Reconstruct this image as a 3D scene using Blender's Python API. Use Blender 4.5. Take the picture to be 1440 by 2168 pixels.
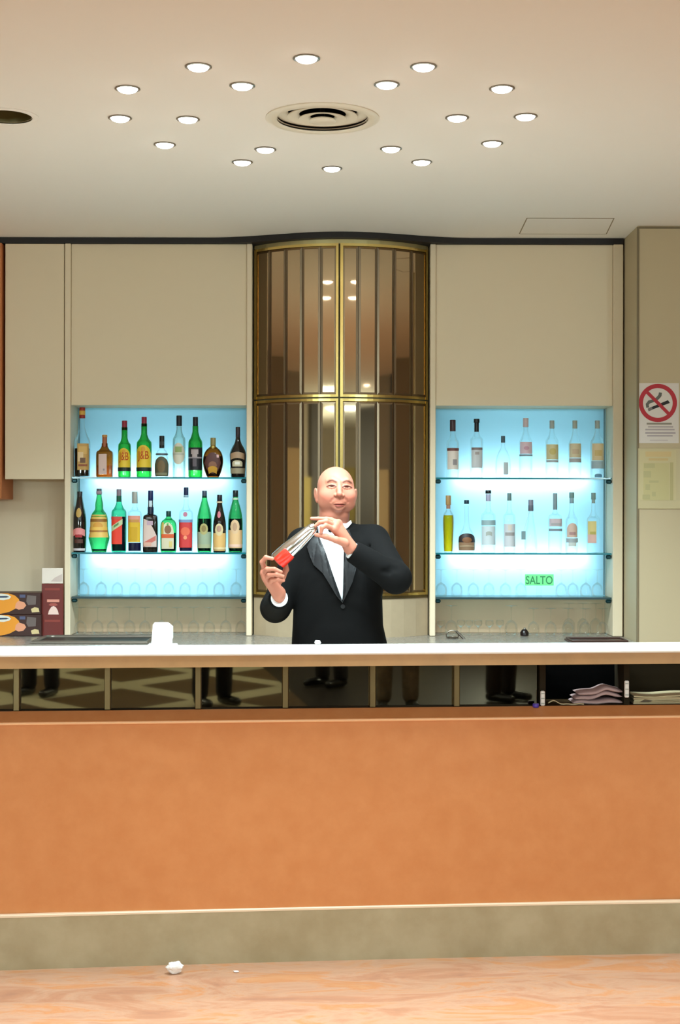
import bpy, math, random
import numpy as np
from mathutils import Vector, Matrix, noise
from mathutils.bvhtree import BVHTree

# ------------------------------------------------------------------ clear
for _o in list(bpy.data.objects):
    bpy.data.objects.remove(_o, do_unlink=True)
SC = bpy.context.scene
COL = SC.collection
random.seed(7)

# ------------------------------------------------------------------ camera
F = 3090.0            # focal length in pixels of the 1440 x 2168 frame
CZ = 1.575            # eye height
ROLL = 2.5 / 1440.0
cam_d = bpy.data.cameras.new('camera')
cam = bpy.data.objects.new('camera', cam_d)
COL.objects.link(cam)
cam_d.sensor_fit = 'HORIZONTAL'
cam_d.sensor_width = 36.0
cam_d.lens = 36.0 * F / 1440.0
cam_d.clip_start = 0.05
cam.matrix_world = Matrix.Translation((0, 0, CZ)) @ Matrix.Rotation(math.pi / 2, 4, 'X') @ Matrix.Rotation(ROLL, 4, 'Z')
SC.camera = cam

# ------------------------------------------------------------------ world, exposure
SC.view_settings.view_transform = 'Standard'
SC.view_settings.look = 'None'
SC.view_settings.gamma = 1.0
SC.view_settings.use_curve_mapping = False
SC.view_settings.exposure = 0.0
W = bpy.data.worlds.new('world')
SC.world = W
W.use_nodes = True
W.node_tree.nodes['Background'].inputs[0].default_value = (1.0, 0.92, 0.82, 1)
W.node_tree.nodes['Background'].inputs[1].default_value = 0.15
SC.cycles.transparent_max_bounces = 24
SC.cycles.max_bounces = 10
SC.cycles.caustics_reflective = False
SC.cycles.caustics_refractive = False
SC.cycles.sample_clamp_indirect = 6.0

# ------------------------------------------------------------------ lamps of the hall on the guests' side of the bar, plus added fill
HALL_W = 26.0        # watts of each hall lamp
SPOT_W = 38.0         # watts of each small ceiling spot
TUBE_E = 18.0        # emission of the tubes behind the blue panels
def area_lamp(name, loc, sx, sy, power, color):
    d = bpy.data.lights.new(name, 'AREA')
    d.shape = 'RECTANGLE'
    d.size, d.size_y = sx, sy
    d.energy = power
    d.color = color
    o = bpy.data.objects.new(name, d)
    o.location = loc
    COL.objects.link(o)
    return o
for _x in (-2.2, 0.0, 2.2):
    for _y in (1.2, -1.6, -4.6):
        area_lamp('hall_lamp', (_x, _y, 2.94), 0.9, 0.45, HALL_W, (.78, .985, 1.03))

FILL_W = 176.0        # watts of each added frontal fill light in the hall, no fitting there
for _x in (-3.7, 3.7):
    for _y in (-2.2, -5.5):
        _d = bpy.data.lights.new('hall_fill', 'POINT'); _d.energy = FILL_W; _d.color = (.78, .985, 1.03); _d.shadow_soft_size = .06
        _o = bpy.data.objects.new('hall_fill', _d); _o.location = (_x, _y, 2.05); COL.objects.link(_o)

# ------------------------------------------------------------------ helpers
_cr, _sr = math.cos(ROLL), math.sin(ROLL)
def P(px, py, Y):
    """the point at distance Y that shows at pixel px, py"""
    u, v = px - 720.0, py - 1084.0
    x = u * _cr + v * _sr
    y = -u * _sr + v * _cr
    return Vector((x / F * Y, Y, CZ - y / F * Y))
def PX(px, Y): return (px - 720.0) / F * Y
def PZ(py, Y): return CZ - (py - 1084.0) / F * Y

class MB:
    def __init__(s): s.v, s.f, s.m = [], [], []
    def add(s, vs, fs, mi=0):
        b = len(s.v)
        s.v += [tuple(v) for v in vs]
        s.f += [tuple(i + b for i in f) for f in fs]
        s.m += [mi] * len(fs)
        return s
    def box(s, x0, x1, y0, y1, z0, z1, mi=0):
        vs = [(x0,y0,z0),(x1,y0,z0),(x1,y1,z0),(x0,y1,z0),(x0,y0,z1),(x1,y0,z1),(x1,y1,z1),(x0,y1,z1)]
        return s.add(vs, [(0,3,2,1),(4,5,6,7),(0,1,5,4),(1,2,6,5),(2,3,7,6),(3,0,4,7)], mi)
    def bbox(s, x0, x1, y0, y1, z0, z1, b=0.004, mi=0):
        """box with chamfered edges"""
        b = min(b, (x1-x0)*.45, (y1-y0)*.45, (z1-z0)*.45)
        X, Y, Z = (x0,x1), (y0,y1), (z0,z1)
        vs, idx = [], {}
        for i in (0,1):
            for j in (0,1):
                for k in (0,1):
                    sx, sy, sz = (b if i==0 else -b), (b if j==0 else -b), (b if k==0 else -b)
                    for a in range(3):
                        idx[(i,j,k,a)] = len(vs)
                        vs.append((X[i] + (0 if a==0 else sx), Y[j] + (0 if a==1 else sy), Z[k] + (0 if a==2 else sz)))
        g = lambda i,j,k,a: idx[(i,j,k,a)]
        fs = []
        for i in (0,1):
            q = [g(i,0,0,0),g(i,1,0,0),g(i,1,1,0),g(i,0,1,0)]; fs.append(q if i else q[::-1])
        for j in (0,1):
            q = [g(0,j,0,1),g(1,j,0,1),g(1,j,1,1),g(0,j,1,1)]; fs.append(q[::-1] if j else q)
        for k in (0,1):
            q = [g(0,0,k,2),g(1,0,k,2),g(1,1,k,2),g(0,1,k,2)]; fs.append(q if k else q[::-1])
        for i in (0,1):
            for j in (0,1):
                q = [g(i,j,0,0),g(i,j,0,1),g(i,j,1,1),g(i,j,1,0)]; fs.append(q if (i==j)==False else q[::-1])
            for k in (0,1):
                q = [g(i,0,k,0),g(i,1,k,0),g(i,1,k,2),g(i,0,k,2)]; fs.append(q if i==k else q[::-1])
        for j in (0,1):
            for k in (0,1):
                q = [g(0,j,k,1),g(1,j,k,1),g(1,j,k,2),g(0,j,k,2)]; fs.append(q if j!=k else q[::-1])
        for i in (0,1):
            for j in (0,1):
                for k in (0,1):
                    q = [g(i,j,k,0),g(i,j,k,1),g(i,j,k,2)]; fs.append(q if (i+j+k)%2 else q[::-1])
        return s.add(vs, fs, mi)
    def lathe(s, prof, c=(0,0,0), n=32, mi=0, dr=1.0, e=2.0, cap0=True, cap1=True):
        """prof: list of (r, z)"""
        vs, fs = [], []
        for r, z in prof:
            for i in range(n):
                t = 2*math.pi*i/n
                ct, st = math.cos(t), math.sin(t)
                x = math.copysign(abs(ct)**(2/e), ct)*r
                y = math.copysign(abs(st)**(2/e), st)*r*dr
                vs.append((c[0]+x, c[1]+y, c[2]+z))
        for j in range(len(prof)-1):
            for i in range(n):
                k = (i+1) % n
                fs.append((j*n+i, j*n+k, (j+1)*n+k, (j+1)*n+i))
        if cap0: fs.append(tuple(range(n))[::-1])
        if cap1: fs.append(tuple((len(prof)-1)*n+i for i in range(n)))
        return s.add(vs, fs, mi)
    def tube(s, pts, r, n=10, mi=0, closed=False):
        pts = [Vector(p) for p in pts]
        m = len(pts)
        rr = r if isinstance(r, (list, tuple)) else [r]*m
        vs, fs = [], []
        prev = None
        for i, p in enumerate(pts):
            if closed: t = pts[(i+1) % m] - pts[i-1]
            else: t = pts[min(i+1, m-1)] - pts[max(i-1, 0)]
            t.normalize()
            if prev is None:
                a = Vector((0,0,1)) if abs(t.z) < .9 else Vector((1,0,0))
                u = t.cross(a).normalized()
            else:
                u = (prev - t*prev.dot(t)).normalized()
            prev = u
            w = t.cross(u)
            for k in range(n):
                a = 2*math.pi*k/n
                vs.append(p + (u*math.cos(a) + w*math.sin(a))*rr[i])
        for i in range(m if closed else m-1):
            j = (i+1) % m
            for k in range(n):
                l = (k+1) % n
                fs.append((i*n+k, i*n+l, j*n+l, j*n+k))
        if not closed:
            fs.append(tuple(range(n))[::-1]); fs.append(tuple((m-1)*n+k for k in range(n)))
        return s.add(vs, fs, mi)
    def prism(s, poly, depth, mi=0):
        """poly: 3-D points of a flat outline, depth: vector it is pushed along"""
        n = len(poly); d = Vector(depth)
        a = [Vector(p) for p in poly]
        vs = a + [p + d for p in a]
        fs = [tuple(range(n)), tuple(range(2*n-1, n-1, -1))]
        for i in range(n):
            j = (i+1) % n
            fs.append((i, i+n, j+n, j))
        return s.add(vs, fs, mi)
    def sweep(s, path, prof, mi=0, caps=True):
        """prof (dy, z) closed outline carried along path [(x, y)], pushed straight in y"""
        n, m = len(prof), len(path)
        vs, fs = [], []
        for (x, y) in path:
            for (dy, z) in prof: vs.append((x, y+dy, z))
        for i in range(m-1):
            for k in range(n):
                l = (k+1) % n
                fs.append((i*n+k, (i+1)*n+k, (i+1)*n+l, i*n+l))
        if caps:
            fs.append(tuple(range(n))); fs.append(tuple((m-1)*n+k for k in range(n))[::-1])
        return s.add(vs, fs, mi)

ROOTLOC = {}
def tag(o, label=None, cat=None, group=None, kind=None):
    if label: o['label'] = label
    if cat: o['category'] = cat
    if group: o['group'] = group
    if kind: o['kind'] = kind
    return o
def thing(name, loc, label, cat, group=None):
    o = bpy.data.objects.new(name, None)
    COL.objects.link(o)
    o.location = loc
    o.empty_display_size = 0.05
    ROOTLOC[o.name] = Vector(loc)
    return tag(o, label, cat, group)
def mesh_obj(name, v, f, mats, mi=None, parent=None, loc=None, smooth=False, fix=True):
    """geometry in world coordinates; stored relative to the thing it belongs to"""
    if parent is not None:
        L = ROOTLOC[parent.name]
    else:
        L = Vector(loc) if loc is not None else Vector((0,0,0))
    me = bpy.data.meshes.new(name)
    me.from_pydata([(p[0]-L.x, p[1]-L.y, p[2]-L.z) for p in v], [], [list(q) for q in f])
    if not isinstance(mats, (list, tuple)): mats = [mats]
    for m_ in mats: me.materials.append(m_)
    if mi is not None and len(mats) > 1:
        me.polygons.foreach_set('material_index', mi)
    if fix:
        import bmesh
        b = bmesh.new(); b.from_mesh(me)
        bmesh.ops.recalc_face_normals(b, faces=b.faces)
        b.to_mesh(me); b.free()
    if smooth:
        me.polygons.foreach_set('use_smooth', [True]*len(me.polygons))
        if smooth != 'all':
            try: me.set_sharp_from_angle(angle=math.radians(40))
            except Exception: pass
    me.update()
    o = bpy.data.objects.new(name, me)
    COL.objects.link(o)
    if parent is not None:
        o.parent = parent
        ROOTLOC[o.name] = L
    else:
        o.location = L
        ROOTLOC[o.name] = L
    return o
def part(name, mb, mat, parent=None, smooth=False, loc=None, fix=True):
    return mesh_obj(name, mb.v, mb.f, mat, mb.m, parent, loc, smooth, fix)
def struct(name, mb, mat, smooth=False):
    return tag(part(name, mb, mat, None, smooth), kind='structure')
def copy_tree(root, loc, label=None, group=None):
    r = root.copy(); COL.objects.link(r); r.location = loc
    ROOTLOC[r.name] = Vector(loc)
    if label: r['label'] = label
    if group: r['group'] = group
    for ch in list(root.children):
        c = ch.copy(); COL.objects.link(c); c.parent = r
        for g in list(ch.children):
            d = g.copy(); COL.objects.link(d); d.parent = c
    return r

# ------------------------------------------------------------------ materials
def srgb(r, g, b):
    f = lambda c: (c/255)/12.92 if c/255 <= .04045 else ((c/255+.055)/1.055)**2.4
    return (f(r), f(g), f(b))
MATS = {}
def pbr(name, col, rough=.5, metal=0.0, spec=.5, emit=None, estr=0, noise_amt=0, noise_scale=8, col2=None, bump=0, stretch=None, coat=0):
    if name in MATS: return MATS[name]
    m = bpy.data.materials.new(name); m.use_nodes = True
    nt = m.node_tree; b = nt.nodes['Principled BSDF']
    b.inputs['Base Color'].default_value = (*col, 1)
    b.inputs['Roughness'].default_value = rough
    b.inputs['Metallic'].default_value = metal
    b.inputs['Specular IOR Level'].default_value = spec
    if coat: b.inputs['Coat Weight'].default_value = coat; b.inputs['Coat Roughness'].default_value = .08
    if emit:
        b.inputs['Emission Color'].default_value = (*emit, 1); b.inputs['Emission Strength'].default_value = estr
    if noise_amt or col2 or bump:
        tc = nt.nodes.new('ShaderNodeTexCoord'); mp = nt.nodes.new('ShaderNodeMapping')
        nt.links.new(tc.outputs['Object'], mp.inputs[0])
        if stretch: mp.inputs['Scale'].default_value = stretch
        n = nt.nodes.new('ShaderNodeTexNoise'); n.inputs['Scale'].default_value = noise_scale
        n.inputs['Detail'].default_value = 6; n.inputs['Roughness'].default_value = .6
        nt.links.new(mp.outputs[0], n.inputs['Vector'])
        if noise_amt or col2:
            r = nt.nodes.new('ShaderNodeValToRGB')
            c2 = col2 or tuple(c*(1-noise_amt) for c in col)
            r.color_ramp.elements[0].position = .34; r.color_ramp.elements[1].position = .68
            r.color_ramp.elements[0].color = (*c2, 1); r.color_ramp.elements[1].color = (*col, 1)
            nt.links.new(n.outputs['Fac'], r.inputs[0]); nt.links.new(r.outputs[0], b.inputs['Base Color'])
        if bump:
            bp = nt.nodes.new('ShaderNodeBump'); bp.inputs['Strength'].default_value = bump; bp.inputs['Distance'].default_value = .004
            nt.links.new(n.outputs['Fac'], bp.inputs['Height']); nt.links.new(bp.outputs[0], b.inputs['Normal'])
    MATS[name] = m
    return m
def flat(name, r, g, b, rough=.55):
    return pbr(name, srgb(r, g, b), rough)
def glass(name, col, gloss=1.0, edge=None, refl=.6):
    """thin-walled tinted glass: tinted see-through mixed with a mirror coat by Fresnel"""
    if name in MATS: return MATS[name]
    m = bpy.data.materials.new(name); m.use_nodes = True
    nt = m.node_tree; nt.nodes.remove(nt.nodes['Principled BSDF'])
    out = nt.nodes['Material Output']
    tr = nt.nodes.new('ShaderNodeBsdfTransparent'); gl = nt.nodes.new('ShaderNodeBsdfGlossy')
    gl.inputs['Roughness'].default_value = .04; gl.inputs['Color'].default_value = (gloss, gloss, gloss, 1)
    lw = nt.nodes.new('ShaderNodeLayerWeight'); lw.inputs['Blend'].default_value = .35
    mixc = nt.nodes.new('ShaderNodeMix'); mixc.data_type = 'RGBA'
    e = edge or tuple(c*.55 for c in col)
    mixc.inputs['A'].default_value = (*col, 1); mixc.inputs['B'].default_value = (*e, 1)
    nt.links.new(lw.outputs['Facing'], mixc.inputs['Factor'])
    nt.links.new(mixc.outputs['Result'], tr.inputs['Color'])
    fr0 = nt.nodes.new('ShaderNodeFresnel'); fr0.inputs['IOR'].default_value = 1.45
    fr = nt.nodes.new('ShaderNodeMath'); fr.operation = 'MULTIPLY'; fr.inputs[1].default_value = refl; nt.links.new(fr0.outputs[0], fr.inputs[0])
    mx = nt.nodes.new('ShaderNodeMixShader')
    nt.links.new(fr.outputs[0], mx.inputs[0]); nt.links.new(tr.outputs[0], mx.inputs[1]); nt.links.new(gl.outputs[0], mx.inputs[2])
    nt.links.new(mx.outputs[0], out.inputs['Surface'])
    MATS[name] = m
    return m

M_ceil = pbr('ceiling_paint', srgb(238,231,221), .85)
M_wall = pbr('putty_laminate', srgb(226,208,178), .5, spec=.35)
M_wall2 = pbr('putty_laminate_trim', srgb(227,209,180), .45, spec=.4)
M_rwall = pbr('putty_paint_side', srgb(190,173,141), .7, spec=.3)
M_black = pbr('black_trim', srgb(22,16,14), .6)
M_orange = pbr('orange_laminate', srgb(211,141,88), .38, spec=.4, noise_amt=.10, noise_scale=14, col2=srgb(204,132,79))
M_orangewood = pbr('orange_wood', srgb(205,122,72), .5, noise_amt=.15, noise_scale=6, stretch=(1,1,.15))
M_plinth = pbr('beige_stone', srgb(178,166,136), .4, noise_amt=.2, noise_scale=5, col2=srgb(160,146,114))
M_white = pbr('white_stone', srgb(244,242,234), .12, spec=.6)
M_fascia = pbr('tan_stone', srgb(188,146,98), .4, noise_amt=.15, noise_scale=10)
M_brass = pbr('brass', (.83,.63,.22), .22, 1.0)
M_brassdark = pbr('aged_brass', (.22,.17,.085), .35, 1.0)
M_steel = pbr('polished_steel', (.86,.86,.85), .1, 1.0)
M_chrome = pbr('chrome', (.92,.92,.94), .13, 1.0)
M_bronze = pbr('bronze_mirror', (.60,.46,.295), .03, 1.0)
M_bevel = pbr('bronze_mirror_bevel', (.27,.205,.135), .3, 1.0)
M_dmirror = pbr('smoked_mirror', (.22,.175,.115), .02, 1.0)
M_granite = pbr('grey_granite', srgb(150,142,132), .25, noise_amt=.25, noise_scale=40)
M_grille = pbr('vent_metal', srgb(226,216,196), .4)
M_dark = pbr('dark_void', srgb(20,17,13), .8)
M_shelfglass = glass('shelf_glass', (.86,.95,.94), edge=(.35,.62,.62))
M_shelfedge = pbr('shelf_glass_edge', srgb(20,110,120), .15)
M_clear = glass('clear_glass', (.975,.985,.985), edge=(.86,.91,.92), refl=.3)
M_wine = glass('stemware_glass', (.96,.97,.965), gloss=1.0, edge=(.93,.94,.94), refl=.3)
# ================================================================== room shell
HC = 2.956                      # ceiling height
XL, XR, YB = -5.5, 5.5, -9.0    # hall behind the camera
YW = 7.36                       # plane of the cabinet fronts behind the bar
YREC = 7.60                     # wall behind them

# floor: pink marble by the bar, brown tile with beige bands in the hall
def floor_mat():
    m = bpy.data.materials.new('pink_marble_floor'); m.use_nodes = True
    nt = m.node_tree; b = nt.nodes['Principled BSDF']
    tc = nt.nodes.new('ShaderNodeTexCoord'); mp = nt.nodes.new('ShaderNodeMapping')
    mp.inputs['Rotation'].default_value = (0, 0, .35); mp.inputs['Scale'].default_value = (1.1, 3.2, 1)
    nt.links.new(tc.outputs['Object'], mp.inputs[0])
    n = nt.nodes.new('ShaderNodeTexNoise'); n.inputs['Scale'].default_value = 2.2; n.inputs['Detail'].default_value = 9
    n.inputs['Roughness'].default_value = .66; n.inputs['Distortion'].default_value = 1.1
    nt.links.new(mp.outputs[0], n.inputs['Vector'])
    r = nt.nodes.new('ShaderNodeValToRGB')
    el = r.color_ramp.elements
    el[0].position, el[0].color = .28, (*srgb(174,124,100), 1)
    el[1].position, el[1].color = .74, (*srgb(208,160,120), 1)
    for p_, c_ in ((.42, (190,136,106)), (.52, (200,156,128)), (.6, (202,138,94))):
        x = el.new(p_); x.color = (*srgb(*c_), 1)
    nt.links.new(n.outputs['Fac'], r.inputs[0])
    nt.links.new(r.outputs[0], b.inputs['Base Color'])
    b.inputs['Roughness'].default_value = .32
    return m
def hall_floor_mat():
    m = bpy.data.materials.new('banded_hall_floor'); m.use_nodes = True
    nt = m.node_tree; b = nt.nodes['Principled BSDF']
    tc = nt.nodes.new('ShaderNodeTexCoord'); sp = nt.nodes.new('ShaderNodeSeparateXYZ')
    nt.links.new(tc.outputs['Object'], sp.inputs[0])
    def band(kx, ky, per, w):
        def math_(op, a, b_=None):
            q = nt.nodes.new('ShaderNodeMath'); q.operation = op
            for i, s_ in enumerate((a, b_)):
                if s_ is None: continue
                if isinstance(s_, (int, float)): q.inputs[i].default_value = s_
                else: nt.links.new(s_, q.inputs[i])
            return q.outputs[0]
        v = math_('ADD', math_('MULTIPLY', sp.outputs['X'], kx), math_('MULTIPLY', sp.outputs['Y'], ky))
        v = math_('FRACT', math_('DIVIDE', v, per))
        return math_('LESS_THAN', v, w)
    a, c = band(1, 1, 1.9, .24), band(-1.7, 1, 2.3, .2)
    mx = nt.nodes.new('ShaderNodeMath'); mx.operation = 'MAXIMUM'
    nt.links.new(a, mx.inputs[0]); nt.links.new(c, mx.inputs[1])
    lt_ = nt.nodes.new('ShaderNodeMath'); lt_.operation = 'LESS_THAN'; lt_.inputs[1].default_value = .9
    nt.links.new(sp.outputs['X'], lt_.inputs[0])
    mm = nt.nodes.new('ShaderNodeMath'); mm.operation = 'MULTIPLY'
    nt.links.new(mx.outputs[0], mm.inputs[0]); nt.links.new(lt_.outputs[0], mm.inputs[1]); mx = mm
    cm = nt.nodes.new('ShaderNodeMix'); cm.data_type = 'RGBA'
    bs = nt.nodes.new('ShaderNodeMix'); bs.data_type = 'RGBA'; bs.inputs['A'].default_value = (*srgb(40,32,26), 1); bs.inputs['B'].default_value = (*srgb(98,74,48), 1)
    nt.links.new(lt_.outputs[0], bs.inputs['Factor']); nt.links.new(bs.outputs['Result'], cm.inputs['A']); cm.inputs['B'].default_value = (*srgb(206,196,160), 1)
    nt.links.new(mx.outputs[0], cm.inputs['Factor']); nt.links.new(cm.outputs['Result'], b.inputs['Base Color'])
    b.inputs['Roughness'].default_value = .4
    return m
struct('floor', MB().box(XL, XR, 0.2, 7.75, -.1, 0), floor_mat())
struct('floor_bounce', MB().box(-2.3, 1.43, 5.80, 6.88, 0, .012), pbr('bounce_white', srgb(238,234,226), .4))  # unseen white floor added to bounce spot light up to the ceiling
struct('floor_hall', MB().box(XL, XR, YB, 0.2, -.1, 0), hall_floor_mat())

# ceiling with real openings for the vent and the empty lamp can
VENT = P(683, 250, F*(HC-CZ)/(1084-250)); VENT_R = .168
CAN = P(14, 247, F*(HC-CZ)/(1084-247)); CAN_R = .090
def ceiling():
    holes = ((VENT, VENT_R), (CAN, CAN_R))
    ob = part('ceiling', MB().box(XL, XR, YB, 7.75, HC, HC+.25), M_ceil)
    cut = []
    for c, r in holes:
        k = part('cutter', MB().lathe([(r, HC-.1), (r, HC+.2)], (c.x, c.y, 0), 64), M_ceil)
        md = ob.modifiers.new('hole', 'BOOLEAN'); md.object = k; md.operation = 'DIFFERENCE'; md.solver = 'EXACT'
        cut.append(k)
    dg = bpy.context.evaluated_depsgraph_get()
    me = bpy.data.meshes.new_from_object(ob.evaluated_get(dg))
    ob.modifiers.clear(); ob.data = me; me.name = 'ceiling'
    for k in cut: bpy.data.objects.remove(k, do_unlink=True)
    tag(ob, kind='structure')
ceiling()

struct('wall_back', MB().box(XL, PX(137,YW), YREC, 7.75, 0, HC).box(PX(137,YW), 1.433, 7.715, 7.75, 0, HC), M_wall)
# the side wall that steps forward on the right
XS, YS = 1.433, 7.03
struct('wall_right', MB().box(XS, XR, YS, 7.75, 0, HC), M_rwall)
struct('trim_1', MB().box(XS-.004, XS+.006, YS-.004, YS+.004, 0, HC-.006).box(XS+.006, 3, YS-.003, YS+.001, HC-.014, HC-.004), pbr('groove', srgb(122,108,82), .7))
# black shadow-gap trim that swells out over the mirrored bay
CXM = .004
def bay(x):
    """how far the bay front stands out of the cabinet plane at x"""
    d = abs(x - CXM)
    R, half = .600, .447
    if d < half: return (math.sqrt(R*R - d*d) - math.sqrt(R*R - half*half))
    return 0.0
def swell(x):
    d = abs(x - CXM)
    return .165 * (0.5 + 0.5*math.cos(math.pi*min(1, d/.68)))
_n = 90
_xs = [-2.2 + (1.425+2.2)*i/_n for i in range(_n+1)]
struct('trim_2', MB().sweep([(x, YW - .012 - swell(x)) for x in _xs], [(0, HC-.030), (0, HC-.001), (.16, HC-.001), (.16, HC-.030)]), M_black)
# walls of the hall behind the camera: seen only in the mirrors
M_hall = pbr('hall_wall', srgb(150,138,120), .7, noise_amt=.1)
struct('wall_left', MB().box(XL-.1, XL, YB, 7.75, 0, HC), pbr('hall_wall_side', srgb(138,126,108), .7))
struct('wall_hall_right', MB().box(XR, XR+.1, YB, 7.75, 0, HC), pbr('hall_wall_side', srgb(138,126,108), .7))
hb = MB().box(XL, XR, YB-.1, YB, 0, HC)
struct('wall_front', hb, M_hall)
pan = [pbr('hall_panel_brown', srgb(88,60,40), .6), pbr('hall_panel_olive', srgb(150,132,62), .6), pbr('hall_panel_grey', srgb(120,120,124), .6), pbr('hall_panel_dark', srgb(40,32,28), .6), pbr('hall_panel_cream', srgb(214,196,150), .6)]
mbs = MB()
rnd = random.Random(5)
xx = XL
while xx < XR-.3:
    w = rnd.uniform(.25, .75)
    mbs.box(xx+.02, min(xx+w, XR), YB, YB+.05, 0, rnd.choice((2.1, 2.3, HC)), rnd.randrange(5)); xx += w
for sx in (-1, 1):
    yy = YB
    while yy < 3.5:
        w = rnd.uniform(.3, .9)
        x0 = XL if sx < 0 else XR-.05
        mbs.box(x0, x0+.05, yy+.02, yy+w, 0, rnd.choice((2.0, 2.2, HC)), rnd.choice((0, 0, 1, 2, 3, 3, 4))); yy += w
struct('trim_3', mbs, pan)
# ================================================================== ceiling fittings
M_bulb = pbr('lit_bulb', (1,1,1), .4, emit=(1.0,.97,.93), estr=14)
M_ringm = pbr('spot_ring', srgb(150,142,130), .3, .8)
def downlight_proto():
    t = thing('ceiling_spotlight', (0,0,0), 'x', 'ceiling light', 'small recessed spotlights around the round vent')
    part('trim_ring', MB().lathe([(.033,0),(.041,0),(.042,-.003),(.038,-.005),(.033,-.003)], (0,0,0), 28, cap0=False, cap1=False), M_ringm, t, True)
    part('bulb', MB().lathe([(.033*math.cos(a), -.002-.013*math.sin(a)) for a in [i*math.pi/16 for i in range(8)]]+[(.002,-.015)], (0,0,0), 24, cap0=False), M_bulb, t, 'all')
    return t
SPOTS = [
 (649,123,'the one farthest forward, straight up-frame of the round vent'),
 (420,141,'top left of the outer ring, high left of the vent'),
 (897,140,'top right of the outer ring, high right of the vent'),
 (513,181,'inner ring, up-left of the round vent'),
 (819,178,'brightest one, inner ring, up-right of the round vent'),
 (270,188,'outer ring, upper of the two outermost on the left'),
 (1063,186,'outer ring, upper of the two outermost on the right'),
 (254,250,'outermost on the left, level with the vent'),
 (398,252,'inner ring, straight left of the vent'),
 (968,248,'inner ring, straight right of the vent'),
 (1113,245,'outermost on the right, level with the vent'),
 (349,306,'outer ring, lower left of the vent'),
 (1042,302,'outer ring, lower right of the vent'),
 (562,316,'inner ring, just below-left of the vent'),
 (828,314,'inner ring, just below-right of the vent'),
 (513,343,'outer ring, low on the left, nearest the bar wall there'),
 (893,342,'outer ring, low on the right, nearest the bar wall there'),
 (703,356,'the one nearest the mirrored cabinet, straight below the vent')]
dl = downlight_proto()
for i, (px, py, where) in enumerate(SPOTS):
    p = P(px, py, F*(HC-CZ)/(1084-py))
    p = (p.x, p.y, HC)
    lab = 'lit ceiling spotlight, ' + where
    if i == 0:
        dl.location = p; dl['label'] = lab; ROOTLOC[dl.name] = Vector(p)
    else:
        copy_tree(dl, p, lab)
    ld = bpy.data.lights.new('spot_lamp', 'SPOT'); ld.energy = SPOT_W; ld.spot_size = math.radians(134); ld.spot_blend = .5
    ld.color = (.78, .985, 1.03); ld.shadow_soft_size = .03
    lo = bpy.data.objects.new('spot_lamp', ld); lo.location = (p[0], p[1], HC-.03); COL.objects.link(lo)

# round air vent
vt = thing('ceiling_vent', (VENT.x, VENT.y, HC), 'round metal air vent with stepped rings in the middle of the ceiling lights', 'air vent')
c0 = (VENT.x, VENT.y, HC)
part('flange', MB().lathe([(.158,.004),(.199,0),(.200,-.004),(.192,-.008),(.170,-.010),(.160,-.004)], c0, 64, cap0=False, cap1=False), M_grille, vt, True)
for r, z in ((.161,.013), (.122,.004), (.083,-.005)):
    part('louver_ring', MB().lathe([(r-.040,.0115+z),(r-.040,.0085+z),(r-.002,-.001+z),(r+.001,-.001+z),(r+.001,.002+z)], c0, 64, cap0=False, cap1=False), M_grille, vt, True)
part('centre_disc', MB().lathe([(.001,-.015),(.040,-.016),(.047,-.012),(.045,-.007),(.001,-.005)], c0, 40, cap0=False, cap1=False), M_grille, vt, True)
part('hub', MB().lathe([(.009,.12),(.009,.004)], c0, 24), M_dark, vt, True)
part('duct', MB().lathe([(VENT_R-.001,0.0),(VENT_R-.001,.195),(.001,.195)], c0, 48, cap0=False, cap1=False), M_dark, vt, True)

# unlit lamp can at the left edge
ct = thing('ceiling_lamp_can', (CAN.x, CAN.y, HC), 'unlit open lamp can sunk in the ceiling at the left edge of the photo', 'ceiling light')
c1 = (CAN.x, CAN.y, HC)
part('rim', MB().lathe([(.087,.002),(.110,0),(.111,-.004),(.100,-.007),(.088,-.004)], c1, 48, cap0=False, cap1=False), M_ceil, ct, True)
part('reflector', MB().lathe([(.0885,-.001),(.086,.08),(.060,.16),(.001,.165)], c1, 40, cap0=False, cap1=False), pbr('olive_reflector', srgb(126,116,74), .35, .5), ct, True)
part('lamp_holder', MB().lathe([(.026,.16),(.026,.07),(.020,.06),(.001,.055)], c1, 24, cap0=False, cap1=False), pbr('holder', srgb(70,64,44), .5), ct, True)

# access hatch near the side wall
hq = [P(x, y, F*(HC-CZ)/(1084-y)) for x, y in ((1100,494),(1116,461),(1300,461),(1284,494))]
hmb = MB()
for i in range(4):
    a, b = hq[i], hq[(i+1) % 4]
    a, b = Vector((a.x,a.y,HC)), Vector((b.x,b.y,HC))
    d = (b-a).normalized(); nrm = Vector((-d.y, d.x, 0))*.0025
    hmb.prism([a-nrm, b-nrm, b+nrm, a+nrm], (0,0,-.0015))
ah = thing('ceiling_hatch', (hq[0].x, hq[0].y, HC), 'flush rectangular access hatch in the ceiling over the right display case', 'hatch')
part('joint', hmb, pbr('hatch_joint', srgb(150,134,106), .8), ah)
part('panel', MB().prism([Vector((q.x,q.y,HC)) for q in hq], (0,0,-.0008)), M_ceil, ah)
# ================================================================== fittings behind the bar
def R(px0, px1, Y): return PX(px0, Y), PX(px1, Y)
ZTOP = HC - .031
ZCT = .950                                  # top of the back counter
# ---- orange wood cabinet at the far left edge
ow = thing('wall_cabinet', (-2.0, 7.45, 1.636), 'orange wood wall cabinet cut off by the left edge of the photo', 'cabinet')
part('carcass', MB().bbox(-2.6, -1.702, 7.335, YREC, 1.637, ZTOP, .003), M_orangewood, ow)
part('door', MB().bbox(-2.6, -1.704, 7.317, 7.334, 1.640, ZTOP-.002, .003), pbr('orange_wood_door', srgb(214,138,84), .45, noise_amt=.15, noise_scale=6, stretch=(1,1,.15)), ow)
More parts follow.
